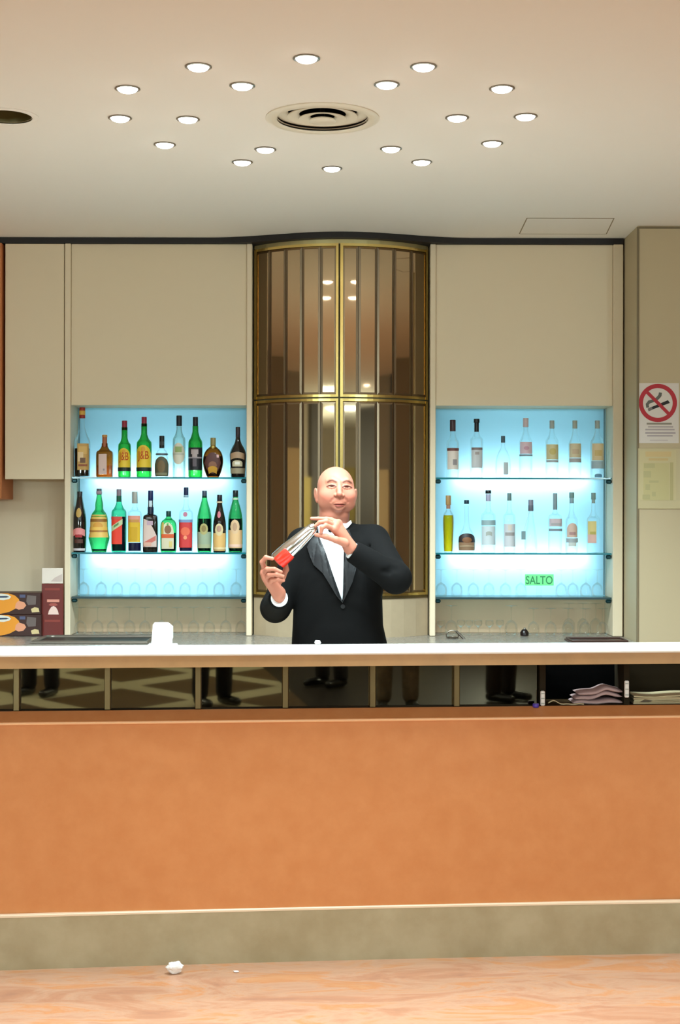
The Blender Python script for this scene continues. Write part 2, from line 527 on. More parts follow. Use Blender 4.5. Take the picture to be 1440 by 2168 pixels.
# ---- putty cabinet beside it
x0, x1 = R(11, 136, 7.36)
pc = thing('wall_cabinet', ((x0+x1)/2, 7.5, 1.739), 'plain putty coloured wall cabinet hanging left of the blue lit case with bottles', 'cabinet')
part('carcass', MB().box(x0+.002, x1-.001, 7.372, YREC, PZ(1014,7.36), ZTOP), M_wall, pc)
part('door', MB().bbox(x0, x1-.001, 7.352, 7.371, PZ(1016,7.36), ZTOP-.001, .002), M_wall, pc)

# ---- the two lit display cases
M_panel = bpy.data.materials.new('blue_glass_panel'); M_panel.use_nodes = True
_nt = M_panel.node_tree; _nt.nodes.remove(_nt.nodes['Principled BSDF'])
_tl = _nt.nodes.new('ShaderNodeBsdfTranslucent'); _df = _nt.nodes.new('ShaderNodeBsdfDiffuse'); _mx = _nt.nodes.new('ShaderNodeMixShader')
_tl.inputs[0].default_value = (.46, .78, .90, 1); _df.inputs[0].default_value = (.42, .74, .88, 1)
_mx.inputs[0].default_value = .22
_nt.links.new(_tl.outputs[0], _mx.inputs[1]); _nt.links.new(_df.outputs[0], _mx.inputs[2])
_nt.links.new(_mx.outputs[0], _nt.nodes['Material Output'].inputs['Surface'])
M_tube = pbr('lit_tube', (1,1,1), .4, emit=(.86,.97,1.0), estr=TUBE_E)
M_tubecap = pbr('tube_cap', srgb(210,210,205), .4)
M_boxin = pbr('light_box_white', srgb(214,220,222), .8)
M_bracket = pbr('shelf_bracket', srgb(20,60,66), .3, .6)
YP = 7.560                                   # front of the blue panel
ZN0, ZN1 = PZ(1266, YW), PZ(858.5, YW)
ZS1, ZS2 = PZ(1011.5, 7.45), PZ(1169.5, 7.45)      # upper faces of the two bottle shelves
def display_case(xa, xb, pl, pr, label, tube_px, side):
    """xa..xb the opening, pl / pr the outer edges of its posts"""
    t = thing('display_case', ((xa+xb)/2, 7.45, ZCT), label, 'display case')
    pb = 0.014
    part('header_panel', MB().bbox(xa+.0005, xb-.0005, YW, YREC, ZN1, ZTOP, .002), M_wall, t)
    part('side_post', MB().bbox(pl, xa, YW-pb, YREC, ZCT, ZTOP, .003), M_wall2, t)
    part('side_post', MB().bbox(xb, pr, YW-pb, YREC, ZCT, ZTOP, .003), M_wall2, t)
    part('light_panel', MB().add([(xa,YP,ZN0+.002),(xb,YP,ZN0+.002),(xb,YP,ZN1-.001),(xa,YP,ZN1-.001)], [(0,1,2,3)]), M_panel, t)
    bx = MB().box(xa, xb, YP+.135, YP+.14, ZN0, ZN1).box(xa, xb, YP+.004, YP+.14, ZN1-.008, ZN1).box(xa, xb, YP+.004, YP+.14, ZN0-.004, ZN0+.002)
    bx.box(xa-.004, xa, YP+.004, YP+.14, ZN0, ZN1).box(xb, xb+.004, YP+.004, YP+.14, ZN0, ZN1)
    part('light_box', bx, M_boxin, t)
    part('lower_back_panel', MB().box(xa, xb, YP+.02, YP+.03, ZCT, ZN0-.006), pbr('tan_back_panel', srgb(226,192,158), .5), t)
    for z, px in ((PZ(1014, YP), tube_px[0]), (PZ(1181, YP), tube_px[1])):
        ta, tb = PX(px[0], YP), PX(px[1], YP)
        k = part('light_tube', MB().tube([(ta+.02, YP+.058, z), (tb-.02, YP+.058, z)], .013, 12), M_tube, t, True)
        part('tube_cap', MB().tube([(ta, YP+.058, z), (ta+.02, YP+.058, z)], .014, 12).tube([(tb-.02, YP+.058, z), (tb, YP+.058, z)], .014, 12), M_tubecap, k, True)
    for z, th in ((ZS1, .008), (ZS2, .008), (ZN0+.004, .010)):
        s = part('glass_shelf', MB().box(xa+.003, xb-.003, 7.372, YP-.002, z-th, z), M_shelfglass, t)
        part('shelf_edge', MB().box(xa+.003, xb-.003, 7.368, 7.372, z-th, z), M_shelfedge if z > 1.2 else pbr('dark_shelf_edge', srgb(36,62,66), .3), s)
        for xq in (xa+.001, xb-.029):
            part('shelf_bracket', MB().bbox(xq, xq+.028, 7.374, 7.40, z-.030, z-th-.0005, .006), M_bracket, s)
    for xq in (xa+.004, xb-.010):
        part('shelf_rail', MB().box(xq, xq+.006, YP-.012, YP-.001, ZN0+.006, ZN1-.002), pbr('rail', srgb(120,150,160), .4, .5), t)
    return t
LA, LB = PX(150, YW), PX(522, YW)
RA, RB = PX(922, YW), PX(1297, YW)
display_case(LA, LB, PX(137, YW)+.001, PX(533.5, YW), 'blue lit display case of whisky and liqueur bottles left of the mirrored cabinet', ((190,490),(186,492)), 0)
display_case(RA, RB, PX(910, YW), PX(1318, YW), 'blue lit display case of clear spirit bottles right of the mirrored cabinet', ((950,1256),(940,1256)), 1)
# narrow filler between the right case and the stepped wall
fl = thing('filler_panel', (PX(1335,YW), 7.45, 0), 'narrow pale upright panel between the right display case and the side wall', 'panel')
part('board', MB().bbox(PX(1318,YW)+.004, XS-.001, 7.39, YREC, ZCT, ZTOP, .002), M_wall2, fl)
part('light_strip', MB().bbox(PX(1322,YW), PX(1329,YW), 7.380, 7.3895, ZCT, PZ(900,YW), .001), pbr('pale_blue_strip', srgb(200,214,214), .3), fl)

# ---- mirrored bay with brass frames
bay_t = thing('mirrored_cabinet', (CXM, 7.40, ZCT), 'tall bowed cabinet of bronze mirror strips in brass frames behind the bartender', 'mirrored cabinet')
XA, XB = PX(538, 7.42), PX(906, 7.42)
YE = 7.425                                    # bay front at its ends
def by(x): return YE - bay(x)
zt, zm1, zm0, zb = PZ(531, 7.43), PZ(847, 7.42), PZ(850, 7.42), PZ(1258, 7.42)
def bay_strip(xa, xb, dy0, dy1, z0, z1, n=14):
    xs = [xa+(xb-xa)*i/n for i in range(n+1)]
    return MB().sweep([(x, by(x)) for x in xs], [(dy0, z0), (dy0, z1), (dy1, z1), (dy1, z0)])
part('carcass', bay_strip(XA, XB, .022, .16, ZCT, ZTOP), pbr('bay_carcass', srgb(150,136,96), .6), bay_t)
part('top_rail', bay_strip(XA, XB, -.004, .021, zt+.001, ZTOP), pbr('gilded_rail', (.62,.52,.25), .35, .7), bay_t)
part('base_panel', bay_strip(XA, XB, 0, .021, ZCT, zb-.014), pbr('bay_base', srgb(178,158,130), .4, noise_amt=.12, noise_scale=7), bay_t)
part('base_rail', bay_strip(XA, XB, -.006, .021, zb-.013, zb-.001), M_brassdark, bay_t)
HALVES = [[541.5, 571, 604.5, 639, 678, 712.5], [724, 758, 797.5, 833.5, 870, 902.5]]
for (z0, z1) in ((zm1, zt), (zb, zm0)):
    for h, edges in enumerate(HALVES):
        y_ = 7.3
        ex = []
        for e_ in edges:
            x = PX(e_, 7.35)
            for _ in range(6): x = PX(e_, by(x))
            ex.append(x)
        d = part('mirror_door', bay_strip(ex[0], ex[-1], .008, .021, z0, z1, 18), M_dark, bay_t)
        fw = .013
        fr = MB()
        for (a, b) in ((ex[0]-.010, ex[0]+.004), (ex[-1]-.004, ex[-1]+.008)):
            xs = [a, (a+b)/2, b]
            fr.sweep([(x, by(x)) for x in xs], [(-.012, z0), (-.012, z1), (.008, z1), (.008, z0)])
        for (a, b) in ((z0, z0+fw), (z1-fw, z1)):
            xs = [ex[0]+.004+(ex[-1]-ex[0]-.008)*i/14 for i in range(15)]
            fr.sweep([(x, by(x)) for x in xs], [(-.010, a), (-.010, b), (.008, b), (.008, a)])
        part('brass_frame', fr, M_brass, d)
        for i in range(5):
            a, b = ex[i]+.001, ex[i+1]-.001
            pa, pb_ = Vector((a, by(a), 0)), Vector((b, by(b), 0))
            dv = (pb_-pa).normalized(); nv = Vector((dv.y, -dv.x, 0))
            if nv.y > 0: nv = -nv
            bw = .011
            za, zc = z0+fw+.001, z1-fw-.001
            def q(p, out, z): r = p + nv*out; return (r.x, r.y, z)
            pia, pib = pa+dv*bw, pb_-dv*bw
            st = MB()
            vs = [q(pa,.000,za), q(pb_,.000,za), q(pb_,.000,zc), q(pa,.000,zc), q(pia,.0022,za+bw), q(pib,.0022,za+bw), q(pib,.0022,zc-bw), q(pia,.0022,zc-bw),
                  q(pa,-.003,za), q(pb_,-.003,za), q(pb_,-.003,zc), q(pa,-.003,zc)]
            st.add(vs, [(4,5,6,7)], 0)
            st.add(vs, [(0,1,5,4),(1,2,6,5),(2,3,7,6),(3,0,4,7)], 1)
            st.add(vs, [(0,8,9,1),(1,9,10,2),(2,10,11,3),(3,11,8,0),(8,11,10,9)], 1)
            part('mirror_strip', st, [M_bronze, M_bevel], d, fix=False)

# ---- back counter
bc = thing('back_counter', (0, 7.1, 0), 'long grey stone back counter under the display cases', 'counter')
part('worktop', MB().bbox(-2.4, XS-.003, 6.80, 7.345, ZCT-.03, ZCT, .004).box(-2.4, -1.403, 7.345, YREC-.001, ZCT-.03, ZCT), M_granite, bc)
part('cabinet_front', MB().box(-2.4, XS-.003, 6.84, 7.34, .08, ZCT-.031), M_wall, bc)
part('toe_kick', MB().box(-2.4, XS-.003, 6.90, 7.34, 0, .08), M_dark, bc)
part('shelf_base', MB().box(LA-.03, XS-.003, 7.346, YREC-.001, ZCT-.03, ZCT-.0005), M_granite, bc)
# ================================================================== the bar
KB = .0878
def barpath(y0, xa=-2.0, xb=2.1, sag=0.0, n=24):
    out = []
    for i in range(n+1):
        x = xa+(xb-xa)*i/n
        out.append((x, y0 + KB*x + sag*(1-(x/1.2)**2)))
    return out
bar = thing('bar_counter', (0, 5.2, 0), 'long orange fronted bar counter on a beige stone plinth', 'bar counter')
part('plinth', MB().sweep(barpath(5.108, sag=.018), [(0,0),(0,.183),(.003,.1865),(.40,.1865),(.40,0)]), M_plinth, bar)
part('plinth_edge', MB().sweep(barpath(5.1075, sag=.018), [(0,.1795),(0,.1855),(.004,.1885),(.02,.1885),(.02,.1795)]), pbr('pale_stone_edge', srgb(236,214,186), .3), bar)
part('front_panel', MB().sweep(barpath(5.133), [(0,.185),(0,.838),(.16,.838),(.16,.185)]), M_orange, bar)
part('lip', MB().sweep(barpath(5.133), [(0,.8382),(-.004,.841),(-.005,.845),(-.002,.849),(.004,.851),(.058,.877),(.062,.8775),(.062,.8382)]), M_orange, bar)
part('body', MB().sweep(barpath(5.40), [(0,.187),(0,1.038),(.03,1.038),(.03,.187)]), M_dark, bar)
part('recess_floor', MB().sweep(barpath(5.1965), [(0,.8695),(0,.8770),(.2,.8770),(.2,.8695)]), pbr('recess_brown', srgb(60,44,24), .7, spec=.1), bar)
part('lip_highlight', MB().sweep(barpath(5.1268), [(0,.8385),(-.0012,.8420),(0,.8465),(.005,.8475),(.005,.8385)]), pbr('painted_highlight', srgb(244,190,140), .3), bar)  # highlight line along the lip, painted as a lighter strip
part('bounce_shelf', MB().sweep(barpath(5.434, -2.0, 1.25), [(0,.900),(0,.930),(.34,.930),(.34,.900)]), M_white, bar)  # unseen white shelf, added to throw spot light back at the ceiling
part('work_cabinet', MB().sweep(barpath(5.434, -2.0, 1.25), [(0,0),(0,.899),(.30,.899),(.30,0)]), M_wall, bar)
# smoked mirror panels and brass dividers under the top
DIV = [35, 228, 420, 605, 790, 968, 1150, 1328]
def barx(px, y0):
    x = PX(px, y0)
    for _ in range(6): x = PX(px, y0 + KB*x)
    return x
zr0, zr1 = .8775, 1.039
edges = [-2.0] + [barx(d, 5.20) for d in DIV] + [2.1]
for i in range(len(edges)-1):
    a, b = edges[i]+.011, edges[i+1]-.011
    y0 = 5.225 if i < 7 else 5.385
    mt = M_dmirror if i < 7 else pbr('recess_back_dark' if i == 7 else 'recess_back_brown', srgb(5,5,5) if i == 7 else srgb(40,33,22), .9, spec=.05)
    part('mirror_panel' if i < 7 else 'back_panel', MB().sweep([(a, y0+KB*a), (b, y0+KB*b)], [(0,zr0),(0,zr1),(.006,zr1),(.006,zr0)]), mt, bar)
for i, px in enumerate(DIV):
    x = barx(px, 5.20)
    d_ = .025 if i < 6 else .18
    yy = 5.199+KB*x
    part('divider', MB().bbox(x-.011, x+.011, yy, yy+d_, zr0, zr1, .002), M_brassdark if i < 6 else pbr('dark_divider', srgb(44,38,28), .8, spec=.05), bar)
# white worktop with its tan fascia
top = thing('countertop', (0, 5.2, 1.04), 'white polished stone bar top with a tan front edge', 'countertop')
part('fascia', MB().sweep(barpath(5.056), [(0,1.0405),(0,1.0805),(.27,1.0805),(.27,1.0405)]), M_fascia, top)
part('slab', MB().sweep(barpath(5.050), [(0,1.083),(-.002,1.086),(-.001,1.090),(.003,1.093),(.278,1.093),(.28,1.081),(.0,1.081)]), M_white, top)
ZB = 1.093
# ================================================================== bottles
YBOT = 7.45
SB = F / YBOT
G = {
 'clear': M_clear,
 'green': glass('green_glass', (.16,.62,.20), edge=(.05,.40,.10)),
 'teal': glass('teal_glass', (.30,.82,.56), edge=(.10,.50,.34)),
 'mint': glass('mint_glass', (.28,.80,.40), edge=(.06,.42,.18)),
 'amber': glass('amber_glass', (.62,.28,.07), edge=(.22,.07,.02)),
 'dark': pbr('black_glass', srgb(20,14,14), .08, coat=.5),
 'navy': pbr('dark_liquid_blue', srgb(20,22,58), .12),
 'pale': glass('pale_glass', (.86,.90,.86), edge=(.55,.66,.64)),
 'brownliq': glass('brown_liquid', (.16,.06,.02), edge=(.08,.03,.01)),
 'goldliq': glass('gold_liquid', (.95,.72,.16), edge=(.8,.5,.06)),
 'yellowliq': glass('yellow_liquid', (.96,.70,.08), edge=(.72,.50,.03)),
}
def chaikin(p, k=2):
    for _ in range(k):
        q = [p[0]]
        for a, b in zip(p[:-1], p[1:]):
            q.append((.75*a[0]+.25*b[0], .75*a[1]+.25*b[1])); q.append((.25*a[0]+.75*b[0], .25*a[1]+.75*b[1]))
        q.append(p[-1]); p = q
    return p
LABN = [0]
def paper(c, rough=.5):
    nm = 'paint_%d_%d_%d' % tuple(c)
    return pbr(nm, srgb(*c), rough)
def bottle(px, base, top, prof, gl, label, cap=None, liquid=None, labels=(), e=2.0, dr=1.0, zs=None, text=None, kind='liquor_bottle', group=None, extra=None, yoff=0.0):
    """prof [(half width px, py)] from base to neck top; cap [(half width, y0, y1, colour)]; labels [(y0, y1, width fraction, colour, shape)]"""
    Yb = YBOT + yoff
    x = PX(px, Yb); shift = zs - PZ(base, Yb)
    Z = lambda py: PZ(py, Yb) + shift
    t = thing(kind, (x, Yb, zs), label, 'bottle', group)
    pr = chaikin([(h/SB, Z(y)) for h, y in prof], 2)
    zz = np.array([p[1] for p in pr]); rr = np.array([p[0] for p in pr])
    rad = lambda z: float(np.interp(z, zz, rr))
    pr2 = [(pr[0][0]*.5, pr[0][1]+.003)] + pr
    g = part('glass_body', MB().lathe(pr2, (x, Yb, 0), 36, dr=dr, e=e, cap1=False), G[gl], t, True)
    if liquid:
        lc, lv = liquid
        zl = Z(lv)
        lp = [(rad(z)*.90, z) for z in np.linspace(pr[0][1]+.006, zl, 16)]
        part('liquid', MB().lathe(lp, (x, Yb, 0), 32, dr=dr, e=e), G[lc], t, True)
    for j, (hw, y0, y1, c) in enumerate(cap or ()):
        r = hw/SB; za, zb_ = Z(y1), Z(y0)
        part('cap' if j == 0 else 'cap_band', MB().lathe([(r*.97, za), (r, za+.001), (r, zb_-.002), (r*.9, zb_)], (x, Yb, 0), 24), paper(c, .35), t, True)
    off = [.0006]
    base_lab = None
    def patch(z0, z1, u0, u1, shape, o):
        nu, nz = 14, 6
        vs, fs = [], []
        for i in range(nu+1):
            u = u0+(u1-u0)*i/nu
            s_ = (2*i/nu-1)
            a, b = z0, z1
            if shape == 'arch': a, b = z0, z0+(z1-z0)*(.62+.38*math.sqrt(max(0, 1-s_*s_)))
            elif shape == 'oval':
                m, h = (z0+z1)/2, (z1-z0)/2*math.sqrt(max(0.0004, 1-s_*s_)); a, b = m-h, m+h
            elif shape == 'slant':
                d = (z1-z0)*.35*s_; a, b = z0+(z1-z0)*.25+d, z1-(z1-z0)*.25+d
            elif shape == 'wedge':
                b = z0+(z1-z0)*(1-.6*(i/nu)**2)
            elif shape == 'bow':
                d = (z1-z0)*.3*(1-s_*s_); a, b = z0+d, z1+d
            for k in range(nz+1):
                z = a+(b-a)*k/nz
                Rr = rad(z)
                xx = min(max(u, -.97), .97)
                yv = -Rr*dr*(1-abs(xx)**e)**(1/e) - o
                vs.append((x+xx*(Rr+o), Yb+yv, z))
        for i in range(nu):
            for k in range(nz):
                a = i*(nz+1)+k
                fs.append((a, a+nz+1, a+nz+2, a+1))
        # give it the thickness of paper
        n = len(vs)
        vs += [(p[0], p[1]+.0004, p[2]) for p in vs]
        fs2 = [tuple(i+n for i in f)[::-1] for f in fs]
        m_ = MB(); m_.v, m_.f, m_.m = vs, fs+fs2, [0]*(2*len(fs))
        return m_
    last = None
    for j, lb in enumerate(labels):
        y0, y1, wf, c = lb[:4]
        shape = lb[4] if len(lb) > 4 else None
        u0, u1 = (-wf, wf) if not isinstance(wf, tuple) else wf
        o = .0006 + .0005*j
        mb = patch(Z(y1), Z(y0), u0, u1, shape, o)
        if last is None or (len(lb) > 5 and lb[5]):
            last = part('paper_label', mb, paper(c), t, 'all', fix=False)
        else:
            part('label_print', mb, paper(c), last, 'all', fix=False)
    if text:
        s_, yc, hpx, c, wpx = text
        tv, tf = text_mesh(s_)
        mnx, mxx = min(v[0] for v in tv), max(v[0] for v in tv)
        mny, mxy = min(v[1] for v in tv), max(v[1] for v in tv)
        vs = []
        for v in tv:
            lx = ((v[0]-mnx)/(mxx-mnx)-.5)*wpx/SB; lz = Z(yc)+((v[1]-mny)/(mxy-mny)-.5)*hpx/SB
            Rr = rad(lz); u = lx/Rr
            vs.append((x+lx, Yb - Rr*dr*(1-min(abs(u),.97)**e)**(1/e) - .0034, lz))
        m_ = MB(); m_.v, m_.f, m_.m = vs, tf, [0]*len(tf)
        part('label_lettering', m_, paper(c), last, fix=False)
    if extra: extra(t, x, Yb, Z, last)
    return t
def text_mesh(s, bold=0.0):
    cu = bpy.data.curves.new('t', 'FONT'); cu.body = s; cu.size = 1; cu.align_x = 'CENTER'; cu.offset = bold
    ob = bpy.data.objects.new('t', cu); COL.objects.link(ob)
    dg = bpy.context.evaluated_depsgraph_get()
    me = bpy.data.meshes.new_from_object(ob.evaluated_get(dg))
    v = [tuple(q.co) for q in me.vertices]; f = [tuple(p.vertices) for p in me.polygons]
    bpy.data.objects.remove(ob, do_unlink=True); bpy.data.meshes.remove(me)
    return v, f
def std(hw, base, shoulder, neckb, nh, top, bw=None):
    """straight sided bottle"""
    return [(hw*.9, base), (bw or hw, base-2.5), (hw, base-7), (hw, (base+shoulder)/2), (hw, shoulder), (hw*.92, shoulder-5), ((hw+nh)/2*.92, (shoulder+neckb)/2), (nh*1.08, neckb), (nh, neckb-3), (nh, top)]
GT, GB = 'bottles on the upper shelf of the left case', 'bottles on the lower shelf of the left case'
HT, HB_ = 'bottles on the upper shelf of the right case', 'bottles on the lower shelf of the right case'
# ---- left case, upper shelf
k = dict(zs=ZS1, group=GT)
bottle(174, 1011, 864, std(16.5,1011,936,905,4.5,884), 'clear', 'tall bottle with red and gold striped cap, leftmost on the upper left shelf',
       [(6.2,863,870,(170,40,26)),(6.4,870,879,(226,170,70)),(6.2,879,886,(150,34,24))], ('brownliq',950),
       [(940,996,(-.45,.93),(205,160,90)),(946,962,(-.25,.75),(222,180,104)),(958,978,(-.38,.3),(236,206,160)),(970,981,(-.1,.55),(120,84,60)),(984,988,(-.3,.75),(150,80,48))], e=3, **k)
bottle(221.5, 1010, 925, std(17.5,1010,960,945,6,938), 'amber', 'square amber bottle with tall orange cap and narrow pale pink label',
       [(5.2,920,946,(170,96,58)),(5.6,920,925,(200,140,70))], ('goldliq',985), [(961,1004,(-.62,.34),(222,192,182)),(992,996,(-.1,.1),(160,140,140))], e=4.5, dr=.7, **k)
for px, tp, hw, w in ((263.5,892,13.5,'smaller'), (305,884,16,'taller')):
    d = tp-884
    bottle(px, 1011, tp, std(hw,1011,940+d*.6,921+d,6.2,897+d), 'green',
       'green bottle with red cap and yellow label lettered in red, the %s of the two' % w, [(5.6,tp-1,tp+19,(150,28,54)),(5.8,tp+14,tp+18,(110,20,40))], None,
       [(943+d*.8,991,.93,(240,202,56),'arch'),(946+d*.8,958+d*.5,.3,(228,164,40),'oval'),(990,998,.97,(20,38,30))], text=('J&B',967+d*.3,22,(200,66,20),hw*1.45), **k)
def _rings(t, x, Yb, Z, last):
    part('neck_ring', MB().lathe([(12.5/SB, Z(963)),(13.5/SB, Z(961)),(12.5/SB, Z(959))], (x, Yb, 0), 28, cap0=False, cap1=False, dr=.7), pbr('pewter_ring', srgb(90,104,110), .35, .4), t, True)
    part('cap_print', MB().lathe([(5.4/SB, Z(942)),(5.4/SB, Z(934))], (x, Yb, 0), 20, cap0=False, cap1=False), paper((110,118,122)), t, True)
bottle(342.5, 1010, 924, [(12,1010),(14.5,1006),(15,985),(14,968),(12,962),(11,955),(6,950),(5,946),(5,940)], 'clear', 'short clear bottle with black cap and dark arched olive label',
       [(5.4,922,948,(18,20,24))], None, [(966,1008,.97,(92,88,66),'arch'),(974,1000,.55,(120,98,60),'oval'),(1000,1006,.8,(140,136,104))], dr=.7, extra=_rings, **k)
bottle(379, 1011, 881, std(13.5,1011,932,912,5.5,903), 'pale', 'slim clear bottle with black cap and pale cream label with a green mark',
       [(6,880,902,(18,26,38))], None, [(938,984,.95,(222,216,198),'oval'),(946,958,.5,(150,172,110)),(960,964,.8,(196,196,180))], **k)
bottle(413.5, 1011, 884, std(15,1011,938,916,6.2,902), 'green', 'green bottle with black cap and black label bearing a grey emblem',
       [(5.6,883,902,(24,26,34))], None, [(948,996,.96,(24,24,32)),(952,962,.5,(176,160,160)),(960,968,.34,(176,160,160)),(968,971,.9,(150,140,146)),(972,988,.26,(96,84,92))], **k)
def _flask(t, x, Yb, Z, last):
    part('neck_band', MB().lathe([(6/SB, Z(949)),(6.6/SB, Z(946)),(6/SB, Z(943))], (x, Yb, 0), 20, cap0=False, cap1=False), pbr('gold_foil', srgb(186,160,84), .3, .6), t, True)
bottle(451, 1010, 926, [(11,1010),(14,1007),(19.5,992),(22,976),(20,962),(15,952),(8,946),(5,944),(5,940)], 'amber', 'squat round amber flask with olive gold cap and dark brown label',
       [(5.8,926,942,(150,136,82))], ('brownliq',965), [(957,1002,.80,(88,46,40),'oval'),(976,994,.42,(140,92,70),'oval'),(990,1003,.5,(206,150,40),'bow'),(962,968,(.4,.62),(226,180,180))], dr=.55, e=2.3, extra=_flask, **k)
bottle(503.5, 1011, 905, [(14,1011),(15.5,1007),(16.5,985),(18,965),(17,957),(13,948),(7,938),(5,930),(4.5,922)], 'dark', 'black bell shaped bottle with cream bands, rightmost on the upper left shelf',
       [(4.8,904,926,(44,22,30))], None, [(961,974,.82,(176,142,112),'bow'),(975,988,.62,(206,192,160),'arch'),(978,984,.3,(240,234,220)),(991,1003,.9,(160,144,116)),(990,991.5,.9,(40,28,22))], **k)
# ---- left case, lower shelf
k = dict(zs=ZS2, group=GB)
bottle(169, 1169, 1041, [(12,1169),(13.5,1166),(14,1150),(14,1105),(12.5,1088),(8,1068),(5.5,1052),(5.2,1044)], 'dark', 'slender black bottle with gold neck label, leftmost on the lower left shelf',
       [(5.6,1041,1062,(26,16,18))], None, [(1076,1096,(-.5,.45),(196,156,84),'oval'),(1122,1136,.85,(226,140,140),'bow'),(1132,1138,.5,(170,40,48)),(1142,1150,.6,(84,44,36)),(1161,1166,.85,(226,214,220))], **k)
bottle(210, 1169, 1036, [(15,1169),(16,1166),(19,1152),(22.5,1140),(21,1133),(18.5,1120),(18.5,1098),(15,1087),(8,1079),(8.5,1068),(6,1056),(5,1048)], 'mint', 'green bottle with flared skirt base, bulbous neck and yellow label',
       [(5.6,1035,1048,(90,96,110)),(6.4,1040,1046,(176,150,160))], ('navy',1163), [(1090,1138,.94,(232,190,100)),(1099,1105,.94,(150,100,40)),(1106,1122,.55,(222,160,70),'oval'),(1116,1123,.94,(236,190,90)),(1123,1126,.94,(170,110,50))], **k)
bottle(252, 1169, 1036, std(15.5,1169,1086,1066,5.4,1050), 'teal', 'green bottle with grey cap and red label crossed by a pale diagonal',
       [(5.4,1036,1063,(140,120,134))], ('navy',1094), [(1094,1152,(-.9,.55),(232,62,42)),(1101,1124,(-.9,.6),(196,206,160),'slant'),(1107,1117,(-.55,.1),(90,140,80),'slant'),(1094,1100,(-.9,.55),(210,70,60))], e=3.2, **k)
bottle(285.5, 1169, 1041, std(14.5,1169,1088,1074,4.6,1058), 'clear', 'clear bottle with silver cap and pink and yellow label',
       [(6.2,1041,1066,(172,172,164))], ('navy',1149), [(1092,1148,.86,(222,178,40)),(1092,1106,.86,(226,150,130)),(1100,1106,.7,(200,140,70)),(1116,1144,.5,(206,160,20))], e=3.2, **k)
def _navy(t, x, Yb, Z, last):
    part('neck_sleeve', MB().lathe([(6.2/SB, Z(1092)),(6.6/SB, Z(1088)),(6.6/SB, Z(1075)),(6/SB, Z(1073))], (x, Yb, 0), 20), paper((20,34,58), .3), t, True)
bottle(319, 1169, 1040, [(15,1169),(16,1166),(16,1120),(15.5,1096),(14,1091),(6,1088),(5.4,1080),(5.2,1058)], 'dark', 'square black bottle with navy cap and pale label with red print',
       [(5.6,1039,1060,(16,28,84)),(5.3,1060,1073,(206,224,234))], None, [(1099,1158,(-.86,.86),(216,190,180),'wedge'),(1103,1112,.4,(190,160,176)),(1136,1156,(-.75,.75),(204,106,94),'slant'),(1148,1156,(-.8,.2),(220,170,150))], e=4.5, dr=.8, extra=_navy, **k)
bottle(357, 1169, 1083, [(15,1169),(17,1165),(17,1140),(17,1112),(14,1103),(7,1098),(4.6,1094),(4.6,1090)], 'mint', 'short dark green squarish bottle with tan and orange label',
       [(5.4,1082,1094,(10,60,54))], ('navy',1128), [(1106,1162,(-.78,.72),(216,206,176),'arch'),(1112,1130,.42,(136,92,62),'oval'),(1131,1139,(-.78,.72),(214,90,40)),(1106,1131,(-.78,-.5),(190,160,80)),(1146,1158,(.15,.5),(220,200,120))], e=4, dr=.75, **k)
bottle(394, 1169, 1033, std(14.8,1169,1088,1070,4.8,1056), 'clear', 'tall clear bottle with navy cap and red label under a blue band',
       [(5,1032,1050,(20,32,76)),(5.4,1048,1053,(150,180,200))], ('navy',1106), [(1106,1159,.93,(206,56,56)),(1100,1106,.96,(120,150,190)),(1116,1134,.65,(230,104,72),'oval'),(1134,1142,.25,(240,150,110),'oval'),(1084,1094,.3,(190,116,140),'oval')], e=3.2, **k)
def _neck(z0, z1, c):
    def f(t, x, Yb, Z, last):
        part('neck_label', MB().lathe([(6.9/SB, Z(z1)),(6.3/SB, Z(z0))], (x, Yb, 0), 20, cap0=False, cap1=False), paper(c), t, True)
    return f
lab = [(1126,1160,.93,(158,172,146)),(1108,1132,.55,(178,168,110),'oval'),(1112,1126,.3,(140,120,70),'oval'),(1152,1160,.9,(170,176,140))]
bottle(433, 1169, 1039, [(14,1169),(15,1166),(15.5,1140),(15.5,1100),(14.5,1090),(10,1072),(6,1060),(5.2,1050)], 'mint', 'green bottle with dark cap and grey green label, second from right behind its dark neighbour',
       [(5.2,1039,1054,(60,74,94))], ('navy',1098), lab, **k)
bottle(465, 1169, 1047, [(12.5,1169),(13.5,1166),(13.8,1140),(13.5,1112),(12.5,1100),(9,1084),(6,1070),(5,1062)], 'dark', 'slim black green bottle with red neck seal and cream label',
       [(5.4,1047,1061,(22,20,30))], None, [(1128,1166,.93,(222,178,110)),(1108,1134,.62,(216,196,150),'oval'),(1112,1126,.35,(180,140,120),'oval'),(1082,1096,(-.35,.3),(200,104,116),'oval'),(1158,1163,.93,(226,200,150))], extra=_neck(1061,1064,(226,200,160)), yoff=-.03, **k)
bottle(498.5, 1169, 1038, [(14,1169),(15,1166),(15.5,1140),(15.5,1104),(14.5,1092),(10,1072),(6,1060),(5.2,1052)], 'mint', 'green bottle with black cap and tall cream label, rightmost on the lower left shelf',
       [(5.6,1038,1052,(18,26,30))], ('navy',1098), [(1122,1160,.95,(228,186,136)),(1100,1130,.62,(222,186,146),'oval'),(1106,1124,.3,(190,150,120),'oval'),(1152,1158,.95,(236,196,176))], extra=_neck(1054,1058,(200,214,190)), **k)
